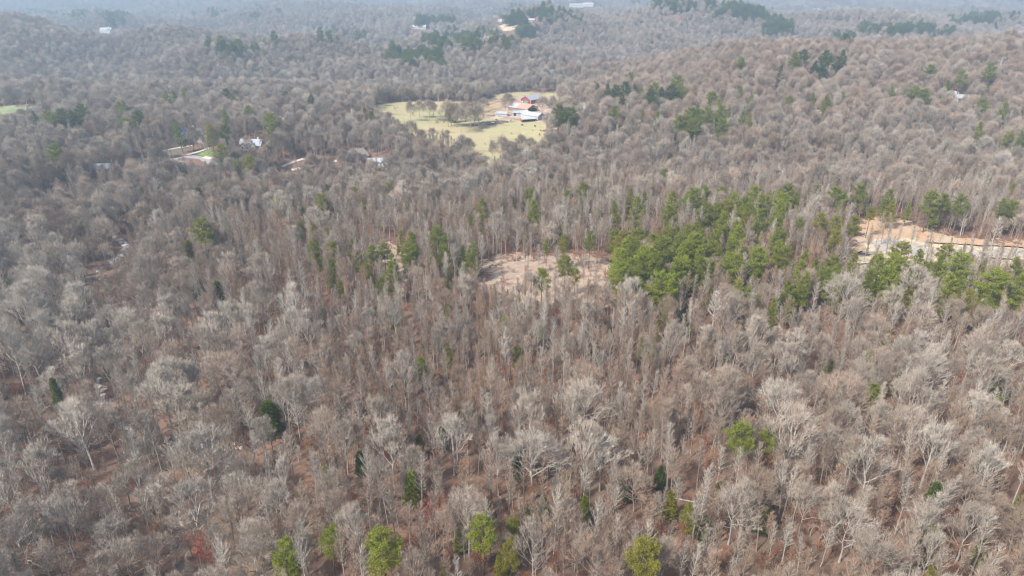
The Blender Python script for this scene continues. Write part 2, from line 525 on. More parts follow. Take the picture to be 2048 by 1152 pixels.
def make_oak(seed, H, rad, fork, nl, up=.10, spread=.62, lean=(.35, 1.15), tw_r=.019, twigs=12, depth=3, tw_len=1.15, dome=700):
    rng = np.random.default_rng(seed)
    tr, cr = MB(), MB()
    top = H * .66
    pts = [np.array((0, 0, -.4))]
    for i in range(1, 6):
        pts.append(np.array((rng.normal(0, .12) * i * .5, rng.normal(0, .12) * i * .5, top * i / 5)))
    r0 = H * .0125
    tr.tube(pts, [r0 * 1.3, r0, r0 * .9, r0 * .75, r0 * .5, r0 * .28], 6)
    az = rng.uniform(0, 6.28)
    for k in range(nl):
        t = fork + (1 - fork) * (k / max(1, nl - 1)) ** .9
        f = t * 5; i = min(4, int(f)); p = pts[i] + (pts[i + 1] - pts[i]) * (f - i)
        az += 2.4 + rng.normal(0, .3)
        ang = lean[1] + (lean[0] - lean[1]) * (k / max(1, nl - 1)) + rng.normal(0, .08)
        d = np.array((math.sin(ang) * math.cos(az), math.sin(ang) * math.sin(az), math.cos(ang)))
        limbs(cr, rng, p, d, H * .20 * (1.15 - .35 * k / nl), r0 * .58, depth, up, twigs, tw_len, tw_r, spread)
    fit([tr, cr], H, rad)
    c = np.array((0, 0, H * (fork + .06)))
    for k in range(dome):
        d = unit(rng.normal(0, 1, 3) + np.array((0, 0, .55)))
        if d[2] < -.25:
            continue
        lump = 1 + .13 * math.sin(d[0] * 5.1 + seed) * math.sin(d[1] * 4.7 + seed * 2) + .08 * math.sin(d[2] * 9 + seed)
        hi = H - c[2]
        tip = c + d * np.array((rad * 1.03, rad * 1.03, hi)) * lump * rng.uniform(.62, 1.06)
        root = tip - unit(d * .8 + np.array((0, 0, .55)) + rng.normal(0, .22, 3)) * tw_len * rng.uniform(.9, 1.7)
        cr.spike(root, tip, tw_r * 1.1, 1)
    return tr, cr

def make_poplar(seed, H, rad, nb=44, tw_r=.024, lo=.34):
    rng = np.random.default_rng(seed)
    tr, cr = MB(), MB()
    lean = rng.normal(0, .25, 2)
    pts = [np.array((lean[0] * (i / 7) ** 2 + rng.normal(0, .05), lean[1] * (i / 7) ** 2 + rng.normal(0, .05), -.4 if i == 0 else H * i / 7)) for i in range(8)]
    r0 = H * .0088
    tr.tube(pts, [r0 * (1.40 - i / 6.6) for i in range(8)], 5)
    az = 0
    for k in range(nb):
        t = lo + (1 - lo) * (k + .5) / nb
        f = t * 7; i = min(6, int(f)); p = pts[i] + (pts[i + 1] - pts[i]) * (f - i)
        az += 2.4 + rng.normal(0, .3)
        u = (t - lo) / (1 - lo)
        L = rad * (1.25 * (1 - u) ** .7 * (0.45 + min(1, u * 3.2) * .55) + .18) * rng.uniform(.45, 1.3)
        ang = rng.uniform(.45, 1.05) - .25 * u
        d = np.array((math.sin(ang) * math.cos(az), math.sin(ang) * math.sin(az), math.cos(ang)))
        d2 = unit(d + np.array((0, 0, .35)))
        q = p + d * L * .55; e = q + d2 * L * .6
        cr.tube([p, q, e], [r0 * .36, r0 * .24, r0 * .10], 3)
        for j in range(19):
            s = rng.uniform(.25, 1)
            b0 = p + (q - p) * s * 2 if s < .5 else q + (e - q) * (s - .5) * 2
            td = unit(turn(d2, rng.uniform(.25, 1.1), rng.uniform(0, 6.28)) + np.array((0, 0, .40)))
            ln = rng.uniform(.5, 1.25) * (.65 + .5 * (1 - u))
            cr.spike(b0, b0 + td * ln, tw_r, 1)
    return tr, cr

def make_shrub(seed, H, rad, stems, per, tw_r=.022):
    rng = np.random.default_rng(seed)
    mb = MB()
    for k in range(stems):
        az = rng.uniform(0, 6.28); ang = abs(rng.normal(0, .45))
        d = np.array((math.sin(ang) * math.cos(az), math.sin(ang) * math.sin(az), math.cos(ang)))
        p = np.array((rng.normal(0, rad * .25), rng.normal(0, rad * .25), -.15))
        L = H * rng.uniform(.6, 1)
        q = p + d * L * .5; e = q + unit(d + rng.normal(0, .2, 3)) * L * .5
        mb.tube([p, q, e], [.04, .028, .012], 3)
        for j in range(per):
            s = rng.uniform(.3, 1)
            b0 = p + (q - p) * s * 2 if s < .5 else q + (e - q) * (s - .5) * 2
            td = unit(turn(d, rng.uniform(.3, 1.1), rng.uniform(0, 6.28)) + np.array((0, 0, .15)))
            mb.spike(b0, b0 + td * L * rng.uniform(.15, .4), tw_r, 0)
    return mb

def tuft(mb, rng, c, r, n, mi, out, wide=.085):
    for k in range(n):
        d = unit(rng.normal(0, 1, 3) + out * .8 + np.array((0, 0, .35)))
        side = unit(np.cross(d, rng.normal(0, 1, 3))) * r * wide * rng.uniform(.7, 1.4)
        mb.blade(c + d * r * .08, c + d * r * rng.uniform(.7, 1.15), side, mi)

def make_pine(seed, H, rad, base, nb=34, dome=1.0, tr_=.56, blades=15, lean=.3):
    rng = np.random.default_rng(seed)
    tr, cr = MB(), MB()
    ln = rng.normal(0, lean, 2)
    pts = [np.array((ln[0] * (i / 7) ** 1.5 + rng.normal(0, .06), ln[1] * (i / 7) ** 1.5 + rng.normal(0, .06), -.4 if i == 0 else H * .97 * i / 7)) for i in range(8)]
    r0 = H * .0115
    tr.tube(pts, [r0 * (1.2 - i / 7.6) for i in range(8)], 6)
    az = rng.uniform(0, 6)
    for k in range(nb):
        u = (k + .5) / nb
        t = base + (1 - base) * u
        f = t * 7; i = min(6, int(f)); p = pts[i] + (pts[i + 1] - pts[i]) * (f - i)
        az += 2.4 + rng.normal(0, .35)
        if dome > 0:
            prof = (math.sin(math.pi * min(1, (u * .80 + .17))) ** .7)
        else:
            prof = (1 - u) ** .8 * min(1, .55 + u * 2.5)
        L = rad * prof * rng.uniform(.72, 1.15) + .35
        el = -.12 + .95 * u * u + rng.normal(0, .14)
        d = np.array((math.cos(el) * math.cos(az), math.cos(el) * math.sin(az), math.sin(el)))
        e = p + d * L + np.array((0, 0, .10 * L))
        cr.tube([p, p + d * L * .5, e], [r0 * .32, r0 * .2, r0 * .08], 3, 0)
        nt_ = max(4, int(L * 6.0))
        for j in range(nt_):
            s = .30 + .70 * (j + rng.uniform(0, 1)) / nt_
            w = (rng.uniform(-1, 1)) * L * .38 * (1.05 - abs(s - .7))
            c = p + (e - p) * s + np.array((-d[1], d[0], 0)) * w + np.array((0, 0, rng.normal(.05, .16)))
            tuft(cr, rng, c, tr_ * rng.uniform(.75, 1.2), blades, 1, d)
    return tr, cr

def make_cedar(seed, H, rad, col=False):
    rng = np.random.default_rng(seed)
    tr, cr = MB(), MB()
    tr.tube([np.array((0, 0, -.3)), np.array((.05, 0, H * .5)), np.array((0, .05, H * .95))], [H * .016, H * .01, .02], 5)
    n = 300
    for k in range(n):
        u = (k + rng.uniform(0, 1)) / n
        z = H * (.05 + .93 * u)
        prof = min(1.0, u * 7 + .4) * ((1 - u) ** (.45 if col else .62)) + .05
        az = k * 2.39996 + rng.normal(0, .3)
        d = np.array((math.cos(az), math.sin(az), .25 + .5 * u))
        lump = 1 + .22 * math.sin(az * 3 + z * 1.1) + rng.normal(0, .10)
        rr = rad * prof * lump
        tuft(cr, rng, np.array((d[0] * rr * .78, d[1] * rr * .78, z)), .5 + .12 * rad, 8, 1, d, .13)
        if k % 3 == 0:
            tuft(cr, rng, np.array((d[0] * rr * .40, d[1] * rr * .40, z)), .55, 6, 1, d, .16)
    return tr, cr

def make_leafy(seed, H, rad, n=330, size=.30):
    rng = np.random.default_rng(seed)
    tr, cr = make_poplar(seed, H, rad, 22, .018, .22)
    c = np.array((0, 0, H * .62))
    for k in range(n):
        d = unit(rng.normal(0, 1, 3))
        p = c + d * np.array((rad, rad, H * .36)) * rng.uniform(.35, 1.0) * (1 + .2 * math.sin(d[0] * 5 + d[1] * 4))
        q = p + unit(rng.normal(0, 1, 3)) * size
        cr.blade(p, q, unit(np.cross(q - p, rng.normal(0, 1, 3))) * size * .38, 2)
    return tr, cr

BARE, BMATS = [], [M['bark'], M['twig'], M['orange_leaf']]
# (kind words, trunk mesh, crown mesh, joined mesh, height)
def add_bare(kind, pair, H, store, mats):
    tr, cr = pair
    j = MB(); j.add(tr); j.add(cr)
    store.append(dict(kind=kind, H=H, trunk=tr.mesh(kind + '_trunk', mats), crown=cr.mesh(kind + '_crown', mats), whole=bpy.data.objects.new(kind + '_source', j.mesh(kind, mats)), mb=j))

def span(n0):
    return (n0, len(BARE))
n0 = len(BARE)
for s_, H_, r_, lo_ in ((1, 16.5, 2.5, .34), (2, 15.0, 2.2, .45), (3, 17.5, 2.9, .40), (4, 13.5, 2.3, .30), (5, 16.0, 1.9, .55), (6, 18.5, 2.4, .50), (7, 15.5, 3.1, .42), (8, 17.0, 2.1, .38)):
    add_bare('narrow', make_poplar(s_, H_, r_, 50, .020, lo_), H_, BARE, BMATS)
NAR = span(n0); n0 = len(BARE)
for s_, H_, r_, fk, nl in ((11, 16.5, 5.2, .50, 8), (12, 15.0, 4.4, .42, 7), (13, 17.5, 5.8, .55, 8), (14, 14.0, 3.6, .50, 7), (15, 17.0, 4.0, .58, 7), (16, 13.0, 4.4, .36, 8)):
    add_bare('round', make_oak(s_, H_, r_, fk, nl), H_, BARE, BMATS)
RND = span(n0); n0 = len(BARE)
for s_, H_, r_, fk, nl in ((21, 19.5, 4.4, .35, 8), (22, 18.0, 3.6, .30, 7), (23, 20.5, 5.0, .38, 8), (24, 19.0, 3.2, .45, 8), (25, 17.0, 4.2, .25, 9)):
    add_bare('forked', make_oak(s_, H_, r_, fk, nl, up=.20, spread=.50, lean=(.12, .68), tw_r=.021, twigs=13, tw_len=1.25, dome=260), H_, BARE, BMATS)
FRK = span(n0); n0 = len(BARE)
for s_, H_, r_, lo_ in ((31, 9.0, 1.9, .25), (32, 7.5, 1.7, .2), (33, 10.5, 1.5, .35)):
    add_bare('slender', make_poplar(s_, H_, r_, 30, .019, lo_), H_, BARE, BMATS)
SLE = span(n0)
FAR0 = len(BARE)
for s_, H_, r_, fk, nl in ((41, 17.0, 5.4, .50, 8), (42, 15.5, 4.6, .48, 8), (43, 18.5, 5.6, .55, 8), (44, 17.5, 3.9, .45, 8), (45, 14.5, 4.9, .42, 8)):
    add_bare('crown', make_oak(s_, H_, r_, fk, nl, tw_r=.042, twigs=6, depth=3, tw_len=1.5, dome=900), H_, BARE, BMATS)
FARN = len(BARE) - FAR0

EMATS = [M['pine_bark'], M['needles']]
PINES, CEDARS, LEAFY = [], [], []
for s_, H_, r_, bs, nb in ((51, 16.5, 2.9, .55, 34), (52, 15.0, 2.5, .50, 32), (53, 17.5, 3.2, .60, 34)):
    add_bare('pine', make_pine(s_, H_, r_, bs, nb), H_, PINES, EMATS)                                                # 0-2 tall, bare trunk
for s_, H_, r_, bs, nb in ((54, 13.5, 2.9, .28, 44), (55, 12.5, 2.6, .24, 42), (56, 14.0, 3.1, .33, 44), (57, 13.8, 2.7, .20, 46)):
    add_bare('pine', make_pine(s_, H_, r_, bs, nb, 0 if s_ in (55, 57) else 1), H_, PINES, EMATS)                                             # 3-5 bushy, conical
for s_, H_, r_, c_ in ((61, 9.5, 2.2, False), (62, 8.5, 1.9, False), (63, 11.0, 1.5, True)):
    add_bare('cedar', make_cedar(s_, H_, r_, c_), H_, CEDARS, EMATS)
for s_, H_, r_ in ((71, 6.5, 1.8), (72, 8.0, 2.2), (73, 9.5, 3.0)):
    add_bare('leafy', make_leafy(s_, H_, r_, 330 if s_ < 73 else 620), H_, LEAFY, BMATS)

def clump(seed, n, size, ever=0):
    rng = np.random.default_rng(seed)
    out = MB()
    g = int(math.ceil(math.sqrt(n)))
    for k in range(n):
        src = (PINES[3 + k % 3] if rng.uniform() < ever else BARE[FAR0 + k % FARN])['mb']
        a, s = rng.uniform(0, 6.28), rng.uniform(.75, 1.2)
        ox = ((k % g) + .5 + rng.uniform(-.4, .4)) / g * size - size / 2
        oy = ((k // g) + .5 + rng.uniform(-.4, .4)) / g * size - size / 2
        c_, s_ = math.cos(a) * s, math.sin(a) * s
        out.add(src, lambda p: np.array((p[0] * c_ - p[1] * s_ + ox, p[0] * s_ + p[1] * c_ + oy, p[2] * s)))
    return bpy.data.objects.new('clump_source', out.mesh('clump', BMATS if ever == 0 else EMATS))

CLUMPS = [clump(81, 5, 21), clump(82, 5, 21)]
EVER_CLUMPS = [clump(84, 4, 14, 1.0), clump(85, 4, 14, 1.0)]

# ------------------------------------------------------------------ placement of the wood
rng = np.random.default_rng(2026)

def scatter(y0, y1, step, side=.75 * 1.16, pad=45):
    pts = []
    ys = np.arange(y0, y1, step)
    for yy in ys:
        w = side * yy + pad
        xs = np.arange(-w, w, step)
        pts.append(np.stack([xs + rng.uniform(-.48, .48, len(xs)) * step, yy + rng.uniform(-.48, .48, len(xs)) * step], 1))
    return np.concatenate(pts)

def blob(x, y, s, ph):
    return (np.sin(x * s + ph) * np.sin(y * s * 1.3 + ph * 2) + .6 * np.sin(x * s * 2.3 - y * s * 1.9 + ph * 3) + .5 * np.sin(x * s * .7 + y * s * 3.1 + ph)) / 2.1

SPOTS = [(242, 482, 7), (249, 500, 7), (234, 520, 7), (202, 552, 6), (214, 572, 5.5), (202, 790, 3), (214, 825, 3), (268, 900, 3), (318, 972, 5), (368, 1075, 4)]
BUILT = []      # (x, y, radius, clear depth towards the viewer) round each building, filled below
def site(px, py, r, depth):
    x, y, z = ground_hit(px, py)
    BUILT.append((x, y, r, depth))
    return x, y, z

BUILT += [(*ground_hit(a, b_)[:2], r_, 26 if b_ < 600 else 7) for a, b_, r_ in SPOTS]
OPEN = [(PASTURE, 8), (CLEARING, 8), (GLADE, 6), (CLAY, 3), (MULCH, 8), (FARMYARD, 8), (FARFIELD, 350), (LEFTFIELD, 130), (POND, 60)]
def blocked(x, y, tall=True):
    b_ = np.zeros(x.shape, bool)
    for poly, sh in OPEN:
        b_ |= inside(x, y, poly)
        if tall:
            for q in np.arange(8, sh * .6 + 7, 14) if sh > 14 else (sh * .6,):
                b_ |= inside(x, y + q, poly)
    b_ |= dist_poly(x, y, CREEK) < (.5 if tall else .5)
    for rp in ROADS:
        d = dist_poly(x, y, rp)
        b_ |= d < (4.5 if tall else 3)
        if tall:
            for q in (9, 18, 27):
                b_ |= dist_poly(x, y + q, rp) < 4.5
    for bx, by, r, dep in BUILT:
        b_ |= np.hypot(x - bx, y - by) < r
        if tall and dep:
            t = np.clip((by - y) / dep, 0, 1)
            b_ |= (np.abs(x - bx * y / by) < r * (1 - .3 * t)) & (y < by) & (y > by - dep)
    return b_

# ------------------------------------------------------------------ buildings
def at_building(px, py, r, depth, name, label, cat, rot, group=None):
    x, y, z = site(px, py, r, depth)
    o = bpy.data.objects.new(name, None)
    COL.objects.link(o)
    o.location = (x, y, z)
    o.rotation_euler = (0, 0, R(rot))
    o.empty_display_size = 1
    return tag(o, label, cat, group)

def part(name, mb, mat, parent):
    return link(name, mb.mesh(name, [mat]), parent)

def gable_shell(L, W, h, rh, roof, wall, parent, x=0, y=0, turn90=False, over=.5, z0=0.0, wall_name='wall', roof_name='roof', open_front=False):
    """walls with two gables and a roof of two thick slabs; the ridge runs along local x (or y when turned)"""
    T = (lambda a, b_, c_: (x - b_, y + a, c_ + z0)) if turn90 else (lambda a, b_, c_: (x + a, y + b_, c_ + z0))
    w = MB()
    l2, w2 = L / 2, W / 2
    sides = [[(-l2, w2), (l2, w2)], [(l2, -w2), (-l2, -w2)]]
    if open_front:
        sides = sides[:1]
    for (ax, ay), (bx, by) in sides:
        w.poly([T(bx, by, -.5), T(ax, ay, -.5), T(ax, ay, h), T(bx, by, h)])
    for sx in (-1, 1):
        q = [T(sx * l2, -w2, -.5), T(sx * l2, w2, -.5), T(sx * l2, w2, h), T(sx * l2, 0, h + rh), T(sx * l2, -w2, h)]
        w.poly(q if sx > 0 else q[::-1])
    wo = part(wall_name, w, wall, parent)
    r = MB()
    th = .22
    for sy in (-1, 1):
        e = sy * (w2 + over); dz = rh * over / w2
        top = [(-l2 - over, 0, h + rh + th), (l2 + over, 0, h + rh + th), (l2 + over, e, h - dz + th), (-l2 - over, e, h - dz + th)]
        bot = [(a, b_, c_ - th) for a, b_, c_ in top]
        t_, b2 = [T(*p) for p in top], [T(*p) for p in bot]
        base = len(r.v)
        r.v += [np.array(p) for p in t_ + b2]
        for q in ((0, 1, 2, 3), (7, 6, 5, 4), (0, 4, 5, 1), (1, 5, 6, 2), (2, 6, 7, 3), (3, 7, 4, 0)):
            r.face(tuple(base + i for i in q))
    return wo, part(roof_name, r, roof, parent)

def pane(parent, c, s, rz=0.0, name='window', mat='window'):
    mb = MB(); mb.box(c, s, 0, rz)
    return part(name, mb, M[mat], parent)

b = at_building(1064, 205, 15, 34, 'barn', 'red gabled barn with grey metal roof and dark doorway', 'barn', 52)
gable_shell(22, 13, 4.2, 3.6, M['grey_roof'], M['red_wall'], b)
pane(b, (-11.05, -.5, 1.7), (.14, 4.4, 3.6), name='door', mat='teal')
pane(b, (-11.05, -4.6, 1.9), (.14, 1.6, 1.5)); pane(b, (-11.05, 4.6, 1.9), (.14, 1.6, 1.5), name='door_panel', mat='white')
for yy in (-6.6, 6.6):
    pane(b, (-11.1, yy, 2.0), (.2, .3, 4.2), name='corner_trim', mat='white')
b = at_building(1046, 221, 15, 10, 'farm_shed', 'large open fronted farm shed with rust stained pale roof', 'shed', -38)
wl_, rf_ = gable_shell(22, 17, 3.4, 2.9, M['rust_roof'], M['wood'], b)
pane(b, (11.06, 0, 1.7), (.16, 14, 3.2), name='opening_shade', mat='open_shade')  # dark panel over the gable wall, painted as the shade of an open front
mb = MB(); mb.poly([(-11.4, -9.0, 3.52), (-2, -9.0, 3.52), (-2, -.3, 6.42), (-11.4, -.3, 6.42)]); mb.poly([(-11.4, -9.0, 3.44), (-11.4, -.3, 6.34), (-2, -.3, 6.34), (-2, -9.0, 3.44)])
part('roof_sheet', mb, M['metal_roof'], b)
b = at_building(1040, 230, 10, 4, 'farm_shed', 'low grey walled farm shed with pale metal roof between the other sheds', 'shed', 4)
gable_shell(14, 8, 2.8, 1.7, M['metal_roof'], M['grey_wall'], b)
pane(b, (-5, -4.06, 1.2), (2.2, .14, 2.3), name='door', mat='open_shade')  # dark panel painted as a shaded doorway
b = at_building(1066, 237, 12, 10, 'farm_shed', 'blue grey gable ended farm shed with pale roof', 'shed', -40)
gable_shell(19, 10.5, 3.6, 2.1, M['metal_roof'], M['grey_wall'], b)
for yy in (-3, 0, 3):
    pane(b, (9.56, yy, 1.7), (.14, 2.0, 3.2), name='door_panel', mat='grey_roof')
b = at_building(1003, 232, 9, 12, 'farm_shed', 'long whitish farm shed standing apart beside the paddock fence', 'shed', -4)
gable_shell(11, 6, 2.8, 1.2, M['metal_roof'], M['grey_wall'], b)
b = at_building(1056, 243, 7, 16, 'run_in_shed', 'small red run-in shed with dark open bays and pale roof', 'shed', 14)
gable_shell(12, 5, 2.6, .9, M['metal_roof'], M['red_wall'], b, open_front=True)
for xx in (-5.9, -2, 2, 5.9):
    pane(b, (xx, -2.4, 1.1), (.25, .2, 3.0), name='post', mat='red_wall')
pane(b, (0, 2.3, 1.2), (11.6, .1, 2.2), name='bay_shade', mat='open_shade')  # dark sheet before the rear wall, paints the shade inside the bays

def house(px, py, rot, L, W, h, rh, roof, wall, name, label, gables=(), chimney=None, clear=22, r=13, group=None):
    b = at_building(px, py, r, clear, name, label, 'house', rot, group)
    gable_shell(L, W, h, rh, M[roof], M[wall], b)
    n = max(2, int(L / 3.2))
    for k in range(n):
        xx = -L / 2 + (k + .5) * L / n
        if k == n // 2:
            pane(b, (xx, -W / 2 - .05, 1.05), (1.1, .12, 2.1), name='door', mat='wood')
        else:
            w_ = pane(b, (xx, -W / 2 - .05, 1.7), (1.1, .10, 1.4))
            mb = MB(); mb.box((xx, -W / 2 - .06, .93), (1.4, .2, .12)); part('sill', mb, M['white'], w_)
    for xx, gw, gl, wm in gables:
        gable_shell(gl, gw, h, gw * .42, M[roof], M[wm], b, x=xx, y=-W / 2 - gl / 2 + 1.2, turn90=True, wall_name='gable_wall', roof_name='gable_roof')
        pane(b, (xx, -W / 2 - gl + 1.13, h * .55), (1.2, .12, 1.5))
    if chimney is not None:
        mb = MB(); mb.box((chimney, .8, h + rh * .8), (1.1, 1.1, rh * 1.3)); part('chimney', mb, M['white'], b)
    return b
house(388, 281, 12, 21, 10, 5.0, 4.6, 'blue_roof', 'grey_wall', 'house', 'blue roofed house with two white gables among the trees', ((-4.5, 5.0, 4.5, 'white'), (5, 5.6, 5, 'white')), 1.0, 14)
house(506, 297, -6, 17, 9, 3.6, 3.6, 'grey_roof', 'grey_wall', 'house', 'grey house with three small white gables near the forest track', ((-5, 3.6, 3.4, 'white'), (-1, 3.6, 3.4, 'white'), (3.2, 3.6, 3.4, 'white')), 5, 12)
house(706, 320, 48, 20, 13, 2.8, 4.6, 'brown_roof', 'brick', 'house', 'low brown hip-like roofed house above the long driveway', ((3, 7, 5, 'tan_wall'),), None, 20, 14)
house(758, 329, 3, 15, 8, 2.8, 2.0, 'grey_roof', 'white', 'house', 'white walled house right of the brown roofed one', ((4.5, 4.5, 3.4, 'white'),), None, 20, 11)
house(233, 251, 8, 16, 8, 3.0, 3.6, 'blue_roof', 'white', 'house', 'blue roofed house half hidden on the left rise', (), 4, 22, 11)
house(214, 66, 3, 26, 12, 6.0, 6.5, 'grey_roof', 'white', 'house', 'large white house on the distant left ridge', ((9, 9, 7, 'white'),), 6, 75, 22)
house(582, 379, 10, 14, 8, 2.6, 2.6, 'grey_roof', 'tan_wall', 'house', 'small grey roofed house at the foot of the middle wood', (), None, 16, 9)
house(210, 392, 6, 13, 8, 2.6, 2.3, 'metal_roof', 'tan_wall', 'house', 'pale roofed house among grey trees on the near left', (), None, 15, 8)
house(130, 322, -8, 14, 8, 3.0, 2.8, 'grey_roof', 'white', 'house', 'white house with grey roof at the far left of the village', (), None, 16, 9)
house(205, 343, 8, 12, 8, 2.8, 2.6, 'grey_roof', 'tan_wall', 'house', 'tan house with grey roof left of the village road', (), None, 8, 8)
house(1617, 232, 6, 18, 8, 2.8, 2.2, 'white', 'tan_wall', 'house', 'white roofed house alone in the right hand wood', (), None, 18, 9)
house(1892, 194, -8, 18, 9, 3, 2.6, 'metal_roof', 'white', 'house', 'white house on the right hand ridge below the lattice tower', (), None, 20, 9)
house(1922, 201, 5, 14, 8, 3, 2.6, 'grey_roof', 'white', 'house', 'grey roofed white house beside the one below the lattice tower', (), None, 20, 8)
house(2042, 258, -12, 15, 9, 3, 2.8, 'blue_roof', 'tan_wall', 'house', 'blue roofed tan house at the right margin', (), None, 18, 9)
house(1634, 25, 2, 34, 16, 8, 7, 'metal_roof', 'white', 'house', 'big pale house with dark lower storey on the far right ridge', ((8, 12, 10, 'grey_wall'),), None, 160, 34)
house(838, 58, 0, 34, 12, 5, 4, 'metal_roof', 'white', 'house', 'long white building left of the distant field', (), None, 110, 28)
house(988, 50, 8, 24, 11, 5, 4, 'white', 'white', 'house', 'white building at the left edge of the distant field', (), None, 60, 20)
house(1008, 48, -6, 26, 12, 5, 5, 'grey_roof', 'brick', 'house', 'brick house with grey roof behind the distant field', (), None, 60, 20)
house(1052, 44, 0, 36, 10, 4, 3, 'metal_roof', 'white', 'house', 'low pale roofed building right of the distant field', (), None, 100, 26)
house(1152, 15, 3, 50, 16, 8, 6, 'grey_roof', 'white', 'house', 'pale building far off under the skyline', (), None, 190, 40)
house(1176, 13, -4, 40, 16, 8, 6, 'metal_roof', 'white', 'house', 'second pale building far off, beside the first under the skyline', (), None, 190, 36)
for (px, py, w_) in ((1600, 27, 40), (1650, 27, 26)):
    x, y, z = ground_hit(px, py)
    patch('bare_ground', [(x - w_, y - 60), (x + w_, y - 55), (x + w_ * .9, y + 30), (x - w_ * .7, y + 35)], .6, M['mulch'], 8, 3, 5)
    BUILT.append((x, y, w_ * .95, 120))

# fences, silt fence, poles, towers, feeders, cattle
def fence(pts, label, h, rails, step, mat, name='paddock_fence', solid=False, cat='fence', group=None):
    P = np.array([ground_hit(a, b_)[:2] for a, b_ in pts])
    L = np.concatenate([[0], np.cumsum(np.hypot(*np.diff(P, axis=0).T))])
    n = max(2, int(L[-1] / step))
    s = np.linspace(0, L[-1], n + 1)
    X, Y = np.interp(s, L, P[:, 0]), np.interp(s, L, P[:, 1])
    Z = mesh_height(X, Y)
    o = bpy.data.objects.new(name, None); COL.objects.link(o)
    o.location = (X[0], Y[0], Z[0])
    tag(o, label, cat, group)
    rel = lambda i, dz: np.array((X[i] - X[0], Y[i] - Y[0], Z[i] - Z[0] + dz))
    pmb = MB(); pmb.tube([np.array((0, 0, -.3)), np.array((0, 0, h + .1))], [.09, .08], 5, cap=True)
    pme = pmb.mesh('fence_post', [M[mat]])
    for i in range(n + 1):
        link('post', pme, o, rel(i, 0))
    for k in range(1 if solid else rails):
        r_ = MB()
        zc = h * (k + 1) / rails
        pts_ = [rel(i, 0) for i in range(n + 1)]
        if solid:
            v0 = []
            for i in range(n + 1):
                sag = .12 * math.sin(i * 1.7)
                a = pts_[i]
                v0.append((a + (0, -.05, .02), a + (0, -.05, h + sag - .08), a + (0, .05, h + sag - .08), a + (0, .05, .02)))
            base = len(r_.v)
            for q in v0:
                r_.v += list(q)
            for i in range(n):
                for j in range(4):
                    r_.face((base + i * 4 + j, base + i * 4 + (j + 1) % 4, base + i * 4 + 4 + (j + 1) % 4, base + i * 4 + 4 + j))
        else:
            r_.tube([p + (0, 0, zc) for p in pts_], [.07] * (n + 1), 4)
        part('fabric' if solid else 'rail', r_, M[mat], o)
fence([(1960, 517), (2000, 519), (2048, 523), (2110, 527)], 'black silt fence along the near side of the gravel road', .9, 1, 2.4, 'black', 'silt_fence', True)
fence([(1850, 487), (1900, 489), (1960, 493), (2048, 497), (2110, 500)], 'black silt fence along the far side of the gravel road', .9, 1, 2.4, 'black', 'silt_fence', True)
fence([(1683, 521), (1705, 512), (1724, 504)], 'short slanting black silt fence at the left end of the straw', .8, 1, 2.2, 'black', 'silt_fence', True)
fence([(1690, 530), (1725, 530), (1756, 526)], 'short black silt fence below the straw covered ground', .8, 1, 2.2, 'black', 'silt_fence', True)
fence([(962, 228), (985, 221), (1010, 216), (1022, 214)], 'dark paddock fence rising to the bare tree by the sheds', 1.4, 3, 3.5, 'wood')
fence([(965, 214), (990, 207), (1012, 203), (1040, 203)], 'dark paddock fence above the bare clay paddock', 1.4, 3, 3.5, 'wood')
fence([(964, 231), (990, 233), (1015, 237), (1042, 242)], 'dark paddock fence running down to the red run-in shed', 1.4, 3, 3.5, 'wood')
fence([(1068, 200), (1085, 206), (1100, 207), (1112, 212)], 'dark fence right of the red barn', 1.4, 3, 3.5, 'wood')
x, y, z = site(1149, 277, 3, 6)
o = bpy.data.objects.new('utility_pole', None); COL.objects.link(o); o.location = (x, y, z)
tag(o, 'wooden utility pole with crossarm and wire right of the pasture', 'pole')
mb = MB(); mb.tube([np.array((0, 0, -.5)), np.array((0, 0, 10.5))], [.22, .17], 7, cap=True); part('pole', mb, M['timber'], o)
mb = MB(); mb.box((0, 0, 9.9), (2.6, .16, .16)); part('crossarm', mb, M['timber'], o)
mb = MB(); mb.tube([np.array((-1.2, 0, 10.05)), np.array((-10, 6, 9.4)), np.array((-19, 13, 9.9))], [.05] * 3, 3); part('wire', mb, M['steel'], o)

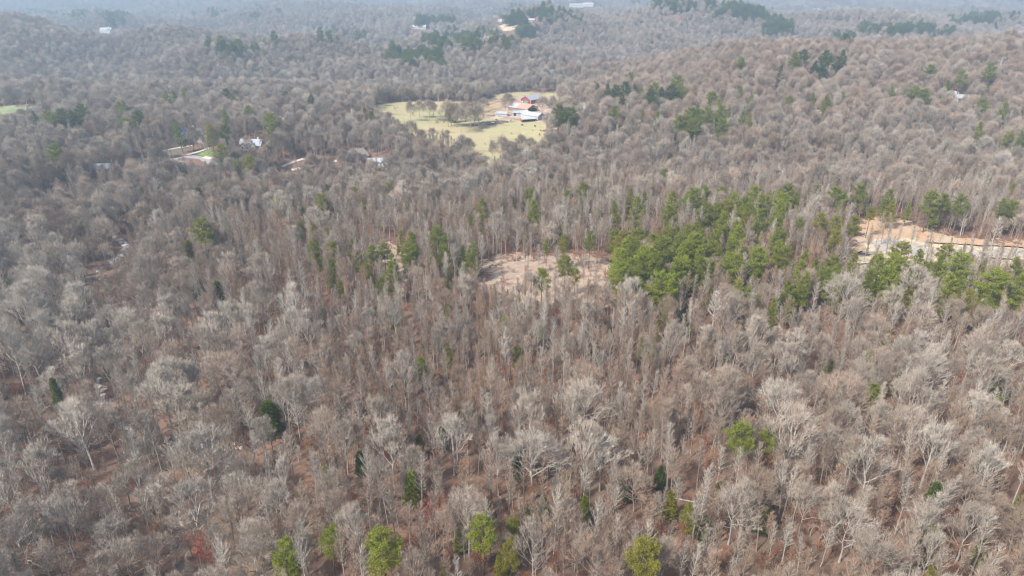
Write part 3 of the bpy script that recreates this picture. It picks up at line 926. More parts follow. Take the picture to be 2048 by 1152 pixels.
def tower(px, py, H, label):
    x, y, z = site(px, py, 3, 0)
    o = bpy.data.objects.new('transmission_tower', None); COL.objects.link(o); o.location = (x, y, z)
    tag(o, label, 'tower')
    w0, w1 = H * .09, H * .018
    hw = lambda t: w0 + (w1 - w0) * min(1, t / .75)
    for sx, sy in ((-1, -1), (1, -1), (1, 1), (-1, 1)):
        mb = MB(); mb.tube([np.array((sx * hw(t), sy * hw(t), t * H - (.5 if t == 0 else 0))) for t in (0, .4, .75, 1)], [.20, .17, .14, .10], 4, cap=True); part('leg', mb, M['steel'], o)
    mb = MB()
    lv = [0, .14, .27, .39, .5, .6, .69, .77, .85, .93]
    for a, b_ in zip(lv[:-1], lv[1:]):
        for k in range(4):
            c0, c1 = ((-1, -1), (1, -1), (1, 1), (-1, 1))[k], ((1, -1), (1, 1), (-1, 1), (-1, -1))[k]
            for p, q in ((c0, c1), (c1, c0)):
                mb.tube([np.array((p[0] * hw(a), p[1] * hw(a), a * H)), np.array((q[0] * hw(b_), q[1] * hw(b_), b_ * H))], [.09, .09], 3)
    br = part('brace', mb, M['steel'], o)
    br['kind'] = 'stuff'
    for t, l in ((.74, .16), (.85, .19), (.96, .14)):
        mb = MB()
        for s_ in (-1, 1):
            mb.tube([np.array((s_ * w1, 0, t * H + .6)), np.array((s_ * l * H, 0, t * H))], [.13, .10], 4)
            mb.tube([np.array((s_ * w1, 0, t * H - .9)), np.array((s_ * l * H, 0, t * H))], [.12, .09], 4)
        mb.tube([np.array((-w1, 0, t * H)), np.array((w1, 0, t * H))], [.13, .13], 4)
        part('crossarm', mb, M['steel'], o)
tower(1990, 170, 27, 'steel lattice transmission tower on the right hand ridge')
tower(774, 52, 46, 'steel lattice transmission tower above the distant wood on the left')
tower(1012, 24, 50, 'steel lattice transmission tower beyond the distant field')

for px, py, lb in ((965, 244, 'white feed trough under the pasture trees, left one'), (986, 246.5, 'small white feed trough on the pasture, right of the first'), (1019, 242, 'pale feed tub beside the dark muddy ground')):
    x, y, z = ground_hit(px, py)
    o = bpy.data.objects.new('feed_trough', None); COL.objects.link(o); o.location = (x, y, z + .14); o.rotation_euler[2] = px
    tag(o, lb, 'trough')
    mb = MB()
    for s_ in (-1, 1):
        mb.box((0, s_ * .6, .62), (3.0, .12, .6)); mb.box((s_ * 1.44, 0, .62), (.12, 1.08, .6))
    mb.box((0, 0, .36), (2.76, 1.08, .08)); t_ = part('basin', mb, M['feed_white'], o)
    for sx in (-1, 1):
        for sy in (-1, 1):
            mb = MB(); mb.box((sx * 1.2, sy * .4, .15), (.14, .14, .36)); part('leg', mb, M['feed_white'], o)

def cow_mesh():
    P = [(0, 0, 1.05), (.55, 0, 1.10), (-.55, 0, 1.12), (.85, 0, 1.32), (1.08, 0, 1.40), (1.40, 0, 1.20),
         (.55, .22, .75), (.55, .24, .40), (.58, .24, 0), (.55, -.22, .75), (.55, -.24, .40), (.58, -.24, 0),
         (-.62, .22, .78), (-.72, .24, .42), (-.66, .24, 0), (-.62, -.22, .78), (-.72, -.24, .42), (-.66, -.24, 0), (-.86, 0, 1.15), (-.95, 0, .60), (1.12, .20, 1.46), (1.12, -.20, 1.46)]
    E = [(0, 1), (0, 2), (1, 3), (3, 4), (4, 5), (1, 6), (6, 7), (7, 8), (1, 9), (9, 10), (10, 11), (2, 12), (12, 13), (13, 14), (2, 15), (15, 16), (16, 17), (2, 18), (18, 19), (4, 20), (4, 21)]
    rad = [.40, .36, .35, .22, .17, .11, .15, .09, .08, .15, .09, .08, .17, .09, .08, .17, .09, .08, .07, .05, .06, .06]
    me = bpy.data.meshes.new('cow')
    me.from_pydata([Vector(p) for p in P], E, [])
    me.materials.append(M['hide'])
    return me, rad
cme, crad = cow_mesh()
for px, py, rz, lb in ((1044, 252, .3, 'dark cow standing on the pasture below the red run-in shed'), (1070, 254, 2.4, 'dark cow standing further right on the open pasture'), (1079, 271, 1.2, 'dark cow at the lower right corner of the pasture'), (992, 242, .1, 'dark cow beside the muddy feeding ground')):
    x, y, z = ground_hit(px, py)
    o = link('cow', cme.copy(), None, (x, y, float(mesh_height(x, y)) + .13))
    o.rotation_euler[2] = rz
    sk = o.modifiers.new('skin', 'SKIN')
    for i, r_ in enumerate(crad):
        o.data.skin_vertices[0].data[i].radius = (r_, r_) if i != 0 else (r_, r_ * 1.05)
    o.data.skin_vertices[0].data[0].use_root = True
    o.modifiers.new('smooth', 'SUBSURF').levels = 1
    tag(o, lb, 'cow', 'cattle on the pasture')

# ------------------------------------------------------------------ named places for the descriptions
PLACES = [('the tan clearing', 1090, 545), ('the gravel turnaround', 1810, 496), ('the farm sheds', 1042, 226), ('the red barn', 1066, 198), ('the dense pine grove', 1300, 525), ('the white creek boulder', 318, 972),
          ('the blue roofed house', 388, 272), ('the grey gabled house', 506, 290), ('the pale gravel lot', 1158, 218), ('the lattice tower', 1990, 150), ('the distant field', 1012, 56), ('the distant ridge house', 214, 58),
          ('the green field', 30, 232), ('the white roofed house', 1617, 226), ('the brown roofed house', 706, 312)]
HEROES = {  # px, py of a tree -> its own description and how other descriptions call it
    (966, 1057): ('bright yellow-green pine with dome crown and long bare trunk', 'the bright dome-crowned pine'),
    (766, 1092): ('largest green pine, broad and double crowned, near the lower edge', 'the broad double-crowned pine'),
    (1287, 1110): ('olive-yellow broad pine standing alone near the lower edge', 'the olive-yellow pine'),
    (569, 1103): ('green pine with two tufts left of the tall trunked pine', 'the tufted green pine'),
    (660, 1075): ('tall slim pine with rounded top and long bare trunk', 'the tall slim pine'),
    (1484, 873): ('larger of the two dark green pines side by side', 'the pair of dark pines'),
    (1534, 878): ('smaller of the two dark green pines side by side', None),
    (540, 839): ('broad dark cedar alone among bare whitish trees', 'the broad dark cedar'),
    (439, 595): ('dark green cedar alone on the reddish slope', 'the slope cedar'),
    (406, 463): ('tall dark pine rising over grey trees on a bare trunk', 'the tall dark pine'),
    (1743, 800): ('bright green two-tiered cedar among bare trees', 'the two-tiered cedar'),
    (1084, 555): ('single pine standing in front of the tan clearing', 'the clearing pine'),
    (118, 804): ('narrow dark column of ivy covered trunk', 'the ivy column'),
    (876, 473): ('round headed pine on a clear trunk behind the small glade', 'the round headed pine'),
    (1068, 425): ('round bright green pine behind the tan clearing', 'the round bright pine'),
    (1866, 1002): ('dark olive cedar low among pale bare trees', 'the dark olive cedar'),
    (1557, 480): ('large spreading dark green pine left of the clay', 'the spreading pine'),
    (1169, 1019): (None, None),
}
for (a, b_), (l_, c_) in HEROES.items():
    if c_:
        PLACES.append((c_, a, b_))
PL = np.array([(p[1], p[2]) for p in PLACES], float)
ORD = ['nearest', 'second nearest', 'third nearest', 'fourth nearest', 'fifth nearest', 'sixth nearest', 'seventh nearest', 'eighth nearest', 'ninth nearest', 'tenth nearest', 'eleventh nearest', 'twelfth nearest', 'thirteenth nearest', 'fourteenth nearest', 'fifteenth nearest', 'sixteenth nearest', 'seventeenth nearest', 'eighteenth nearest']
TODO = {}
def describe(o, what, px, py):
    """remember a thing; finish() gives each its own words from what stands round it"""
    sc = 60 + .25 * max(0, py)
    d = np.hypot(PL[:, 0] - px, PL[:, 1] - py)
    k = int(np.argmin(d))
    dx, dy = px - PL[k, 0], py - PL[k, 1]
    a = math.degrees(math.atan2(-dy, dx)) % 360
    w = ['right of', 'beyond and right of', 'beyond', 'beyond and left of', 'left of', 'in front and left of', 'in front of', 'in front and right of'][int((a + 22.5) // 45) % 8]
    TODO.setdefault((what, w, PLACES[k][0]), []).append((float(d[k]), o))
def finish():
    for (what, w, pl), lst in TODO.items():
        lst.sort(key=lambda t: t[0])
        for i, (_d, o) in enumerate(lst):
            o['label'] = f'{what} {w} {pl}' if len(lst) == 1 else (f'{what}, {ORD[i]} {w} {pl}' if i < len(ORD) else f'{what}, number {i + 1} {w} {pl}')
            if len(o['label'].replace('-', ' ').split()) > 16:
                o['label'] = o['label'].replace('in front and ', 'front ').replace('beyond and ', 'back ').replace(' bare tree', ' tree')

def place_tree(kind, src, x, y, z, s, rot, tint, warm, group, sx=None, lean=0.0):
    o = bpy.data.objects.new(kind, None); COL.objects.link(o)
    o.location = (x, y, z); o.rotation_euler = (lean * math.cos(rot), lean * math.sin(rot), rot)
    o.scale = (sx or s, sx or s, s)
    o.empty_display_size = .5
    o['group'] = group
    for nm in ('trunk', 'crown'):
        c_ = bpy.data.objects.new(nm, src[nm]); COL.objects.link(c_)
        c_.parent = o
        c_['tint'] = float(tint); c_['warm'] = float(warm)
    return o

# ------------------------------------------------------------------ evergreens, one by one where the photograph shows them
# px, py of the crown's middle, its width in pixels; tone: b bright, m mid, d dark, y yellow-olive; form: t tall bare trunk, p bushy pine, c cedar
EVERGREENS = '''
966,1057,66,bt 766,1092,86,bt 1287,1110,66,yt 569,1103,60,bt 660,1075,46,bt 1484,873,54,mt 1534,878,42,bt 540,839,50,dc 439,595,30,dc 406,463,40,mt 432,477,20,mt
1743,800,36,bc 1743,770,26,bc 1084,555,36,bt 118,804,18,di 876,473,38,mt 1068,425,36,bp 1866,1002,36,dc 1557,480,46,mt 1027,1051,30,bt 919,1082,26,mc 1001,1130,28,yc 1021,1113,30,yp
891,1150,26,bc 975,1019,18,mc 1056,1037,18,dc 1087,1014,24,dc 1169,1019,26,mc 1256,978,30,dc 1320,957,24,dc 1339,1016,34,yc 825,978,36,mc 721,929,26,dc 1037,929,36,dc 839,894,26,yc 884,873,22,dc
922,818,24,mc 653,960,26,mc 587,1134,30,mt 1380,1037,30,yp 1411,1058,24,mc 1437,988,24,yc 1514,988,20,dc 1553,988,20,dc 1524,1037,36,dc 1859,1089,28,yp 1956,1103,30,mp 1866,1144,26,yp 2036,1019,24,mc
1988,825,26,mc 1998,780,30,mc 1790,769,22,mc 1449,741,28,yc 1654,747,24,mc 1772,688,20,yc 1734,723,22,yc 843,740,28,mp 898,629,14,mp 1183,716,12,yc 637,678,14,dc 566,673,14,dc 646,628,15,mc 675,648,16,dc
380,506,26,yc 559,419,24,mp 606,442,18,dp 646,421,28,mp 628,468,26,mp 656,473,20,yp 632,511,38,mp 665,508,28,yp 663,546,26,mp 684,584,22,mp 385,572,20,mc 399,572,14,dc 302,438,18,dc 384,414,18,dc 398,395,18,dc 3,550,18,mp
704,497,26,mp 716,523,20,mp 745,515,28,mt 768,504,26,mt 784,529,24,mt 732,539,24,yt 787,562,32,mp 801,480,22,yp 825,495,40,mp 820,515,34,mp 888,518,26,mp 863,525,20,yp 940,515,44,mp 925,520,26,dp 895,557,28,yp 933,572,16,yp
813,432,16,mp 857,433,15,mp 867,412,18,mp 909,414,16,mp 964,416,24,mt 1004,432,24,mp 1058,400,28,mp 1030,414,18,yp 1093,440,14,mp 1113,392,14,mp 1133,399,20,mp 1165,393,24,mp 780,390,22,yp 837,393,20,mp 801,451,18,dc
1046,463,16,mp 1093,489,20,mt 1117,466,18,dp 1129,484,26,yt 1180,480,26,mt 1131,525,36,mt 1150,553,26,yt 1136,590,14,dc 1228,484,26,mp 1232,428,28,mp 1192,435,16,mp 1273,425,40,mp 1287,405,26,mp 1343,407,38,bp 1336,435,26,mp 1260,400,24,yp
1245,510,46,bp 1273,490,36,mp 1294,522,46,bp 1325,511,44,mp 1304,497,36,mp 1353,497,36,mp 1356,532,40,bp 1238,532,34,bp 1322,581,48,bp 1270,584,30,mp 1353,555,30,mp 1353,595,28,bp 1329,633,24,yp 1358,643,16,dc 1311,664,20,yp 1315,602,24,mp 1285,548,40,mp 1262,545,30,mp 1310,550,36,mp 1335,480,30,mp
1387,411,38,mp 1408,393,26,mp 1376,414,26,mp 1441,397,26,mp 1467,407,32,bp 1507,400,32,bp 1487,418,26,mp 1519,411,26,mp 1533,405,24,mp 1571,400,30,mp 1588,404,28,mp 1411,433,28,mp 1432,438,24,mp 1446,452,38,bp 1501,432,30,mp 1486,449,26,yp 1547,459,30,mp 1395,452,26,mp
1474,484,46,bp 1404,484,32,mp 1435,477,26,mp 1557,504,32,bt 1567,525,30,mp 1609,518,28,mp 1387,497,40,bp 1404,525,42,bp 1373,518,34,mp 1425,508,30,mp 1463,543,42,bp 1480,525,30,mp 1512,529,36,bp 1397,546,34,mp 1440,520,30,mp 1420,548,30,mp
1599,452,24,mt 1639,449,26,yt 1671,456,26,yt 1706,458,26,mt 1671,480,26,yt 1668,404,34,mp 1685,407,28,mp 1715,397,26,mp 1677,428,24,mp 1776,400,30,mp 1779,421,26,yp 1861,404,36,mt 1887,407,22,mt 1921,407,30,mt 2005,418,24,mt 2022,428,24,mp 1741,430,18,yt
1599,550,38,bp 1602,577,42,mp 1574,591,38,mp 1630,543,28,mp 1661,540,30,mp 1706,532,30,yp 1741,533,28,mp 1755,550,46,bp 1779,564,46,bp 1797,524,36,yp 1814,552,36,mp 1835,532,34,mp 1876,534,38,mp 1887,522,30,yp 1915,548,42,bp 1956,548,26,mp 1894,588,42,bp 1988,581,52,bp 2033,545,32,mp 2036,583,42,bp 1859,570,24,mp 1932,619,28,yp 1960,626,22,mp 1735,570,30,mp 1850,556,26,mp
1475,591,32,bp 1496,602,24,bp 1545,624,26,bp 1512,616,24,mp 1578,622,22,yp 1415,598,20,mp 1376,650,18,mc 1491,654,20,yc
732,227,16,dp 744,240,14,dp 898,222,28,dc 905,228,20,dc 1117,240,26,dp 1141,240,28,dp 1130,232,22,dp 1228,236,22,mp 1313,247,20,mp 1357,257,28,mp 1327,363,20,mp 1287,365,16,mp 1285,240,16,mp
1197,184,22,dp 1215,190,20,dp 1232,188,20,dp 1249,191,26,dp 1259,167,26,mp 1272,190,22,dp 1308,188,28,mp 1325,194,24,dp 1353,174,26,mp 1343,194,26,dp 1360,188,24,mp 1246,205,22,dp 1301,205,22,dp 1285,196,20,mp
1380,240,30,mp 1393,229,28,mp 1422,208,26,mp 1432,222,30,bp 1411,243,28,mp 1442,240,28,mp 1453,236,20,mp 1387,264,26,mp 1442,260,26,mp 1484,243,22,mp 1498,248,20,yp 1498,208,18,mp 1481,191,20,mp 1370,256,24,mp
1659,128,30,dp 1675,134,30,dp 1651,122,24,dp 1606,118,20,dp 1626,142,26,dp 1588,125,20,mp 1685,115,20,dp 1640,138,22,dp 1923,153,26,mt 1859,148,20,mp 1979,142,22,mt 1828,194,26,mp 1781,189,18,mp 1845,198,20,mp 1652,207,24,mp 1626,198,12,mp 1578,208,16,mp 1682,200,12,mp 1706,200,12,yp 1961,219,32,mp 2007,226,22,mp 1894,177,18,mp 1974,179,14,mp 1560,153,18,dp 1481,135,16,mp 1956,271,22,yp 2015,288,18,yp 2043,288,18,mp 1890,302,12,dp
217,219,24,dc 250,222,24,mp 351,196,28,mp 330,200,22,mp 371,191,14,mp 453,193,16,dp 470,205,26,mp 167,236,28,dp 146,238,26,dp 125,240,26,dp 101,243,24,mp 69,243,22,dp 253,257,28,mp 278,247,28,dp 359,271,30,mp 450,240,26,mp 451,274,20,dp 422,271,18,yp 446,314,26,mp 543,255,26,mp 498,231,14,mp 620,205,22,dp 573,198,14,dp 476,337,16,mp 500,335,24,yp 115,326,26,mp 399,396,16,dp 240,224,14,mp
'''
FORM = {'t': ('tall bare-trunked pine', 'pine_tree'), 'p': ('bushy pine', 'pine_tree'), 'c': ('conical cedar', 'cedar_tree'), 'i': ('cedar', 'cedar_tree')}
TONE = {'b': ('bright green', .88, .16), 'm': ('mid green', .60, .18), 'd': ('dark green', .18, .05), 'y': ('yellowish green', .62, .60)}
EV_XY = []
rg = random.Random(5)
GROVE = [(1225, 478), (1370, 470), (1420, 400), (1560, 395), (1600, 425), (1520, 470), (1500, 560), (1400, 560), (1350, 610), (1300, 612), (1232, 555)]
ROW = [(1570, 565), (1700, 535), (2048, 545), (2048, 600), (1900, 605), (1720, 580), (1610, 605)]
fill, taken = [], [tuple(map(float, e_.split(',')[:2])) for e_ in EVERGREENS.split()]
while len(fill) < 27:
    poly = GROVE if len(fill) < 19 else ROW
    px, py = rg.uniform(1220, 2048), rg.uniform(390, 612)
    if bool(inside(np.array(px), np.array(py), poly)) and min(math.hypot((px - a) , (py - b_) * 1.3) for a, b_ in taken) > 15:
        taken.append((px, py))
        fill.append(f"{px:.0f},{py:.0f},{rg.randrange(24, 40)},{rg.choice('bbmmmy')}p")
while len(fill) < 54:                                     # small pines dotted through the young wood
    px, py = rg.choice(((rg.uniform(590, 1225), rg.uniform(395, 480)), (rg.uniform(1560, 2040), rg.uniform(384, 440)), (rg.uniform(700, 1400), rg.uniform(560, 720))))
    if min(math.hypot(px - a, py - b_) for a, b_ in taken) > 22:
        taken.append((px, py))
        fill.append(f"{px:.0f},{py:.0f},{rg.randrange(13, 22)},{rg.choice('bmmyy')}p")
for e_ in EVERGREENS.split() + fill:
    a, b_, w_, ft = e_.split(',')
    px, py, wpx = float(a), float(b_), float(w_)
    tw, tint, warm = TONE[ft[0]]
    form = ft[1]
    if form == 't': src = PINES[rg.randrange(3)]; rad = 3.3
    elif form == 'p': src = PINES[3 + rg.randrange(4)]; rad = 2.75
    elif form == 'c': src = CEDARS[rg.randrange(2)]; rad = 2.1
    else: src = CEDARS[2]; rad = 1.6
    H = src['H']
    frac = {'t': .78, 'p': .62, 'c': .48, 'i': .5}[form]
    for _ in range(3):
        x, y, z = ground_hit(px, py, H * frac)
        dist = math.sqrt(x * x + y * y + (CAM_H - z) ** 2)
        sx = min(2.0, max(.5, .98 * wpx / FOCAL * dist / 2 / rad))
        s = (1.0 if y < 190 else 1.1 if y < 430 else 1.28) * min(1.35, max(.6, sx ** .55)) * rg.uniform(.94, 1.06)
        if form == 'i': s = 1.55
        H = src['H'] * s
    o = place_tree(FORM[form][1], src, x, y, z, s, rg.uniform(0, 6.28), tint + rg.uniform(-.1, .1), max(0, warm + rg.uniform(-.06, .1)), 'evergreens standing among the bare trees', sx)
    o['category'] = 'cedar' if form in 'ci' else 'pine'
    h_ = HEROES.get((int(px), int(py)))
    if h_ and h_[0]:
        o['label'] = h_[0]
    else:
        describe(o, f'{tw} {FORM[form][0]}', px, py)
    EV_XY.append((x, y, rad * sx))

# ------------------------------------------------------------------ bare trees that the photograph singles out
# px, py of the crown's middle, crown width in pixels, form (o round, f forked, n narrow), tint, warmth
SINGLES = '''
1690,580,125,o,.62,.0 445,735,98,o,.50,.35 385,1000,74,f,.85,.0 75,920,72,f,.85,.0 215,1065,62,f,.88,.0 405,900,105,f,.80,.0 120,1030,70,f,.72,.0 35,830,92,o,.45,.35 215,845,84,o,.48,.22 360,800,90,f,.70,.1
630,790,50,f,.82,.0 592,820,40,n,.80,.0 500,800,56,o,.52,.2 505,1110,104,o,.58,.1 780,870,72,f,.85,.0 905,865,66,f,.82,.0 980,860,56,f,.75,.0 1065,905,110,o,.78,.0 1170,800,112,o,.72,.05 1205,895,84,f,.85,.0
1560,800,92,o,.80,.0 1660,880,60,f,.70,.1 1742,915,70,f,.74,.05 1870,880,72,f,.85,.0 1470,1010,86,o,.75,.1 1700,1040,104,o,.75,.1 1610,1005,72,o,.55,.2 1815,850,84,o,.68,.2 1855,735,130,o,.70,.05 1590,700,64,f,.70,.1
45,600,112,f,.86,.0 92,655,104,f,.84,.0 20,690,90,f,.80,.0 115,512,84,o,.40,.1 280,560,88,o,.45,.1 320,765,72,f,.86,.0 190,672,60,f,.80,.0 1960,700,80,o,.62,.2 1980,930,74,f,.85,.0 40,1080,80,o,.6,.1
700,850,60,o,.5,.3 1430,620,44,n,.85,.0 1010,690,36,n,.85,.0 880,640,34,n,.85,.0 790,640,36,n,.85,.0 1075,665,50,o,.75,.0 1262,640,40,n,.8,.0 600,640,40,o,.6,.2
'''
LONERS = '''
820,213,24,o 838,210,26,o 858,211,28,o 866,212,20,o 895,216,34,o 912,219,34,o 930,214,34,o 948,216,36,o 940,226,34,o 921,229,30,o 957,222,30,o 902,226,28,o 966,207,26,o 1016,199,40,o 1086,206,30,o 1106,204,30,o 1120,214,34,o 1138,206,40,o
1150,214,38,o 1165,205,36,o 1178,218,34,o 1112,226,26,o 1130,222,34,o 1042,282,34,o 1005,288,34,o 985,292,26,o 1062,286,30,o 1020,292,24,o 1085,292,34,o 1098,278,30,o
'''
EXTRA = []
for k_, e_ in enumerate((SINGLES + LONERS).split()):
    q_ = e_.split(',')
    px, py, wpx = map(float, q_[:3])
    lone = len(q_) == 4
    ti, wa = (.42, .2) if lone else (float(q_[4]), float(q_[5]))
    rad, idx = {'o': (5.0 if lone else 5.1, FAR0 + k_ % FARN if lone else RND[0] + k_ % 3), 'f': (4.3, FRK[0] + k_ % 5), 'n': (2.4, k_ % 8)}[q_[3]]
    src = BARE[idx]
    H = src['H']
    for _ in range(3):
        x, y, z = ground_hit(px, py, H * .68)
        sx = min(1.7, max(.6, wpx / FOCAL * math.hypot(x, y, CAM_H - z) / 2 / rad))
        s = min(1.35, max(.7, sx ** .6)); H = src['H'] * s
    EXTRA.append((x, y, z, idx, rg.uniform(0, 6.28), s, ti, wa, sx, px, py, rad * sx, lone))
COLOURED = [(411, 1104, 2, .2, 1.0), (362, 1088, 1, .2, .9), (512, 943, 1, .7, .1), (1150, 543, 0, .5, .5), (1560, 1090, 1, .4, .3), (860, 1030, 2, .25, .8), (895, 1040, 1, .2, .7), (1500, 770, 1, .6, .1), (1430, 905, 1, .7, .1), (960, 800, 1, .6, .2), (950, 775, 0, .7, .2), (1110, 625, 1, .3, .9), (1015, 625, 1, .3, .8)]
SINGLE_XY = [(*ground_hit(q[0], q[1], 5)[:2], 2.2) for q in COLOURED] + [(e_[0], e_[1], e_[11] * .55) for e_ in EXTRA]

# ------------------------------------------------------------------ the bare wood
EV = np.array(EV_XY + SINGLE_XY)
def near_ever(x, y, k):
    out = np.zeros(len(x), bool)
    for i in range(0, len(x), 4000):
        d = np.hypot(x[i:i + 4000, None] - EV[None, :, 0], y[i:i + 4000, None] - EV[None, :, 1])
        hit = d < EV[None, :, 2] * k
        for back in (4.0, 8.0, 12.0, 18.0, 25.0):
            hit |= np.hypot(x[i:i + 4000, None] - EV[None, :, 0] * (1 - back / EV[None, :, 1]), y[i:i + 4000, None] - EV[None, :, 1] + back) < EV[None, :, 2] * k * (.95 - back * .02) * ((EV[None, :, 1] > 430) | (back < 13))
        out[i:i + 4000] = hit.any(1)
    return out

def zones(x, y, z):
    """share of each form of tree: round, forked, narrow, slender; tint and warmth"""
    px, py, _ = project(x, y, z + 8)
    px = px + 70 * blob(x, y, .021, .3); py = py + 45 * blob(x, y, .025, 1.9)
    n = len(x)
    W = np.zeros((n, 4)); tint = np.full(n, .40); warm = np.full(n, .22)
    def put(mask, w, t, wm):
        W[mask] = w; tint[mask] = t; warm[mask] = wm
    put(np.ones(n, bool), (.13, .06, .85, .50), .56, .38)
    put((py > 860), (.30, .17, .62, .50), .57, .34)
    put((px > 1320) & (py > 640), (.36, .16, .60, .40), .56, .30)
    put((px < 640) & (py > 620), (.40, .30, .45, .30), .68, .16)
    put((px < 420) & (py <= 620), (.70, .15, .35, .20), .48, .18)
    put((px < 200) & (py > 500) & (py < 700), (.5, .5, .1, .1), .80, .0)
    put((py < 420), (.72, .15, .45, .25), .48, .20)
    put((px > 980) & (py > 362) & (py < 480), (.14, .08, .80, .75), .58, .30)
    put((py < 250), (.95, .05, .15, .05), .62, .12)  # distant trees: paler, less warm tint puts haze into their colour
    put((py < 240) & (px > 1150) & (y < 1150), (.95, .05, .10, .05), .54, .32)
    return W, tint, warm, px, py

STORE = []   # x, y, z, variant, rot, scale, tint, warm
def keep_points(P, prob):
    return P[rng.uniform(size=len(P)) < prob]

# broad trees
P = scatter(62, 1500, 7.2)
x, y = P.T; z = height(x, y)
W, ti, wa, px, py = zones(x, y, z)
dist = np.hypot(x, y)
sel = (~blocked(x, y)) & (~near_ever(x, y, .75)) & (rng.uniform(size=len(x)) < W[:, 0] + W[:, 1])
x, y, z, W, ti, wa, dist = x[sel], y[sel], z[sel], W[sel], ti[sel], wa[sel], dist[sel]
fk = rng.uniform(size=len(x)) < W[:, 1] / (W[:, 0] + W[:, 1])
var = np.where(fk, rng.integers(*FRK, len(x)), rng.integers(*RND, len(x)))
var = np.where((dist > 380) & ~fk | (dist > 800), FAR0 + rng.integers(0, FARN, len(x)), var)
ti = np.clip(ti + np.where(fk & (dist < 420), .20, -.05) + rng.normal(0, .17, len(x)) + .10 * blob(x, y, .03, 2), 0, 1)
wa = np.clip(wa + rng.normal(0, .12, len(x)) + .12 * blob(x, y, .02, 4), 0, 1) * np.where(fk, .4, 1)
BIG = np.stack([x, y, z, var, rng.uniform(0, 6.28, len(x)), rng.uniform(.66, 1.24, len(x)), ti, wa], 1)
# thin trees
BELT = world_poly([(a, b_ + 18) for a, b_ in GROVE]), world_poly([(a, b_ + 22) for a, b_ in ROW])
P = scatter(62, 760, 3.35)
x, y = P.T; z = height(x, y)
W, ti, wa, px, py = zones(x, y, z)
u = rng.uniform(size=len(x)); thin = 1 - .35 * smooth(450, 760, y)
sel = (~blocked(x, y) | (rng.uniform(size=len(x)) < .13) & (inside(x, y, CLEARING) | inside(x, y, GLADE) | (inside(x, y, MULCH) & (y < 318)))) & (~near_ever(x, y, .62)) & (u < (W[:, 2] * .66 + W[:, 3] * .36) * thin)
sel &= ~((inside(x, y, BELT[0]) | inside(x, y, BELT[1])) & (rng.uniform(size=len(x)) < .55))
x, y, z, W, ti, wa = x[sel], y[sel], z[sel], W[sel], ti[sel], wa[sel]
sl = rng.uniform(size=len(x)) < W[:, 3] * .36 / (W[:, 2] * .66 + W[:, 3] * .36)
var = np.where(sl, rng.integers(*SLE, len(x)), rng.integers(*NAR, len(x)))
white = rng.uniform(size=len(x)) < .30
ti = np.clip(ti + np.where(white, .18, -.08) + rng.normal(0, .12, len(x)), 0, 1)
wa = np.clip(wa + rng.normal(.10, .20, len(x)) + .25 * blob(x, y, .03, 5), 0, 1) * np.where(white, .25, 1)
THIN = np.stack([x, y, z, var, rng.uniform(0, 6.28, len(x)), rng.uniform(.70, 1.10, len(x)), ti, wa], 1)
ALL = np.concatenate([BIG, THIN])

# the 300 trees that show largest become things of their own
hh = np.array([b_['H'] for b_ in BARE])[ALL[:, 3].astype(int)] * ALL[:, 5]
rad_ = np.where(ALL[:, 3] >= RND[0], 1.5, 1.0)
px, py, dep = project(ALL[:, 0], ALL[:, 1], ALL[:, 2] + hh * .7)
score = np.where((px > -10) & (px < 2058) & (py > 0) & (py < 1140), hh * rad_ / dep, 0)
pick = np.argsort(-score)[:225]
KW = {0: 'narrow bare tree', 1: 'domed bare tree', 2: 'forked bare tree', 3: 'slender bare tree', 4: 'domed bare tree'}
for i in pick:
    x, y, z, v, rot, s, ti, wa = ALL[i]
    v = int(v)
    k = 0 if v < NAR[1] else 1 if v < RND[1] else 2 if v < FRK[1] else 3 if v < SLE[1] else 4
    tone = 'whitish' if ti > .68 else 'reddish' if wa > .42 else 'pale grey' if ti > .45 else 'brownish'
    size = 'big ' if hh[i] > 17.5 else 'small ' if hh[i] < 11.5 else ''
    o = place_tree('bare_tree', BARE[v], x, y, z, s, rot, ti, wa, 'leafless trees of the near wood', s * rng.uniform(.82, 1.15), rng.uniform(-.08, .08))
    o['category'] = 'tree'
    describe(o, f'{size}{tone} {KW[k]}', px[i], py[i])
for x, y, z, v, rot, s, ti, wa, sx, px_, py_, _r, lone in EXTRA:
    k = 0 if v < NAR[1] else 1 if v < RND[1] else 2 if v < FRK[1] else 4
    tone = 'whitish' if ti > .68 else 'reddish' if wa > .42 else 'pale grey' if ti > .45 else 'brownish'
    o = place_tree('bare_tree', BARE[v], x, y, z, s, rot, ti, wa, 'bare trees round the pasture' if lone else 'leafless trees of the near wood', sx)
    o['category'] = 'tree'
    describe(o, 'round-crowned pasture tree' if lone else f'{"big " if sx > 1.25 else ""}{tone} {KW[k]}', px_, py_)
mask = np.ones(len(ALL), bool); mask[pick] = False
WOOD = ALL[mask]

# saplings holding dead leaves, budding maples: each a thing
Q = rng.uniform(size=(760, 2)) * (1780, 560) + (300, 560)
n_ok = 0
LV = list(COLOURED)
for px, py in Q:
    if rng.uniform() < .36 and not (px > 1350 and py < 640):
        LV.append((px, py, int(rng.integers(0, 2)), rng.uniform(.25, .75), rng.uniform(0, .45)))
for px, py, v, ti, wa in LV:
    x, y, z = ground_hit(px, py, LEAFY[v]['H'] * .6)
    if blocked(np.array([x]), np.array([y]), False)[0]:
        continue
    red = wa > .6
    o = place_tree('red_maple' if red else 'beech_sapling', LEAFY[v], x, y, z, rng.uniform(.8, 1.2) * (1.15 if red else 1), rng.uniform(0, 6.28), ti, wa, 'young trees holding coloured leaves')
    o['category'] = 'maple' if red else 'sapling'
    describe(o, 'reddish budding maple' if red else 'orange-leaved sapling' if ti > .5 else 'rusty-leaved sapling', px, py)

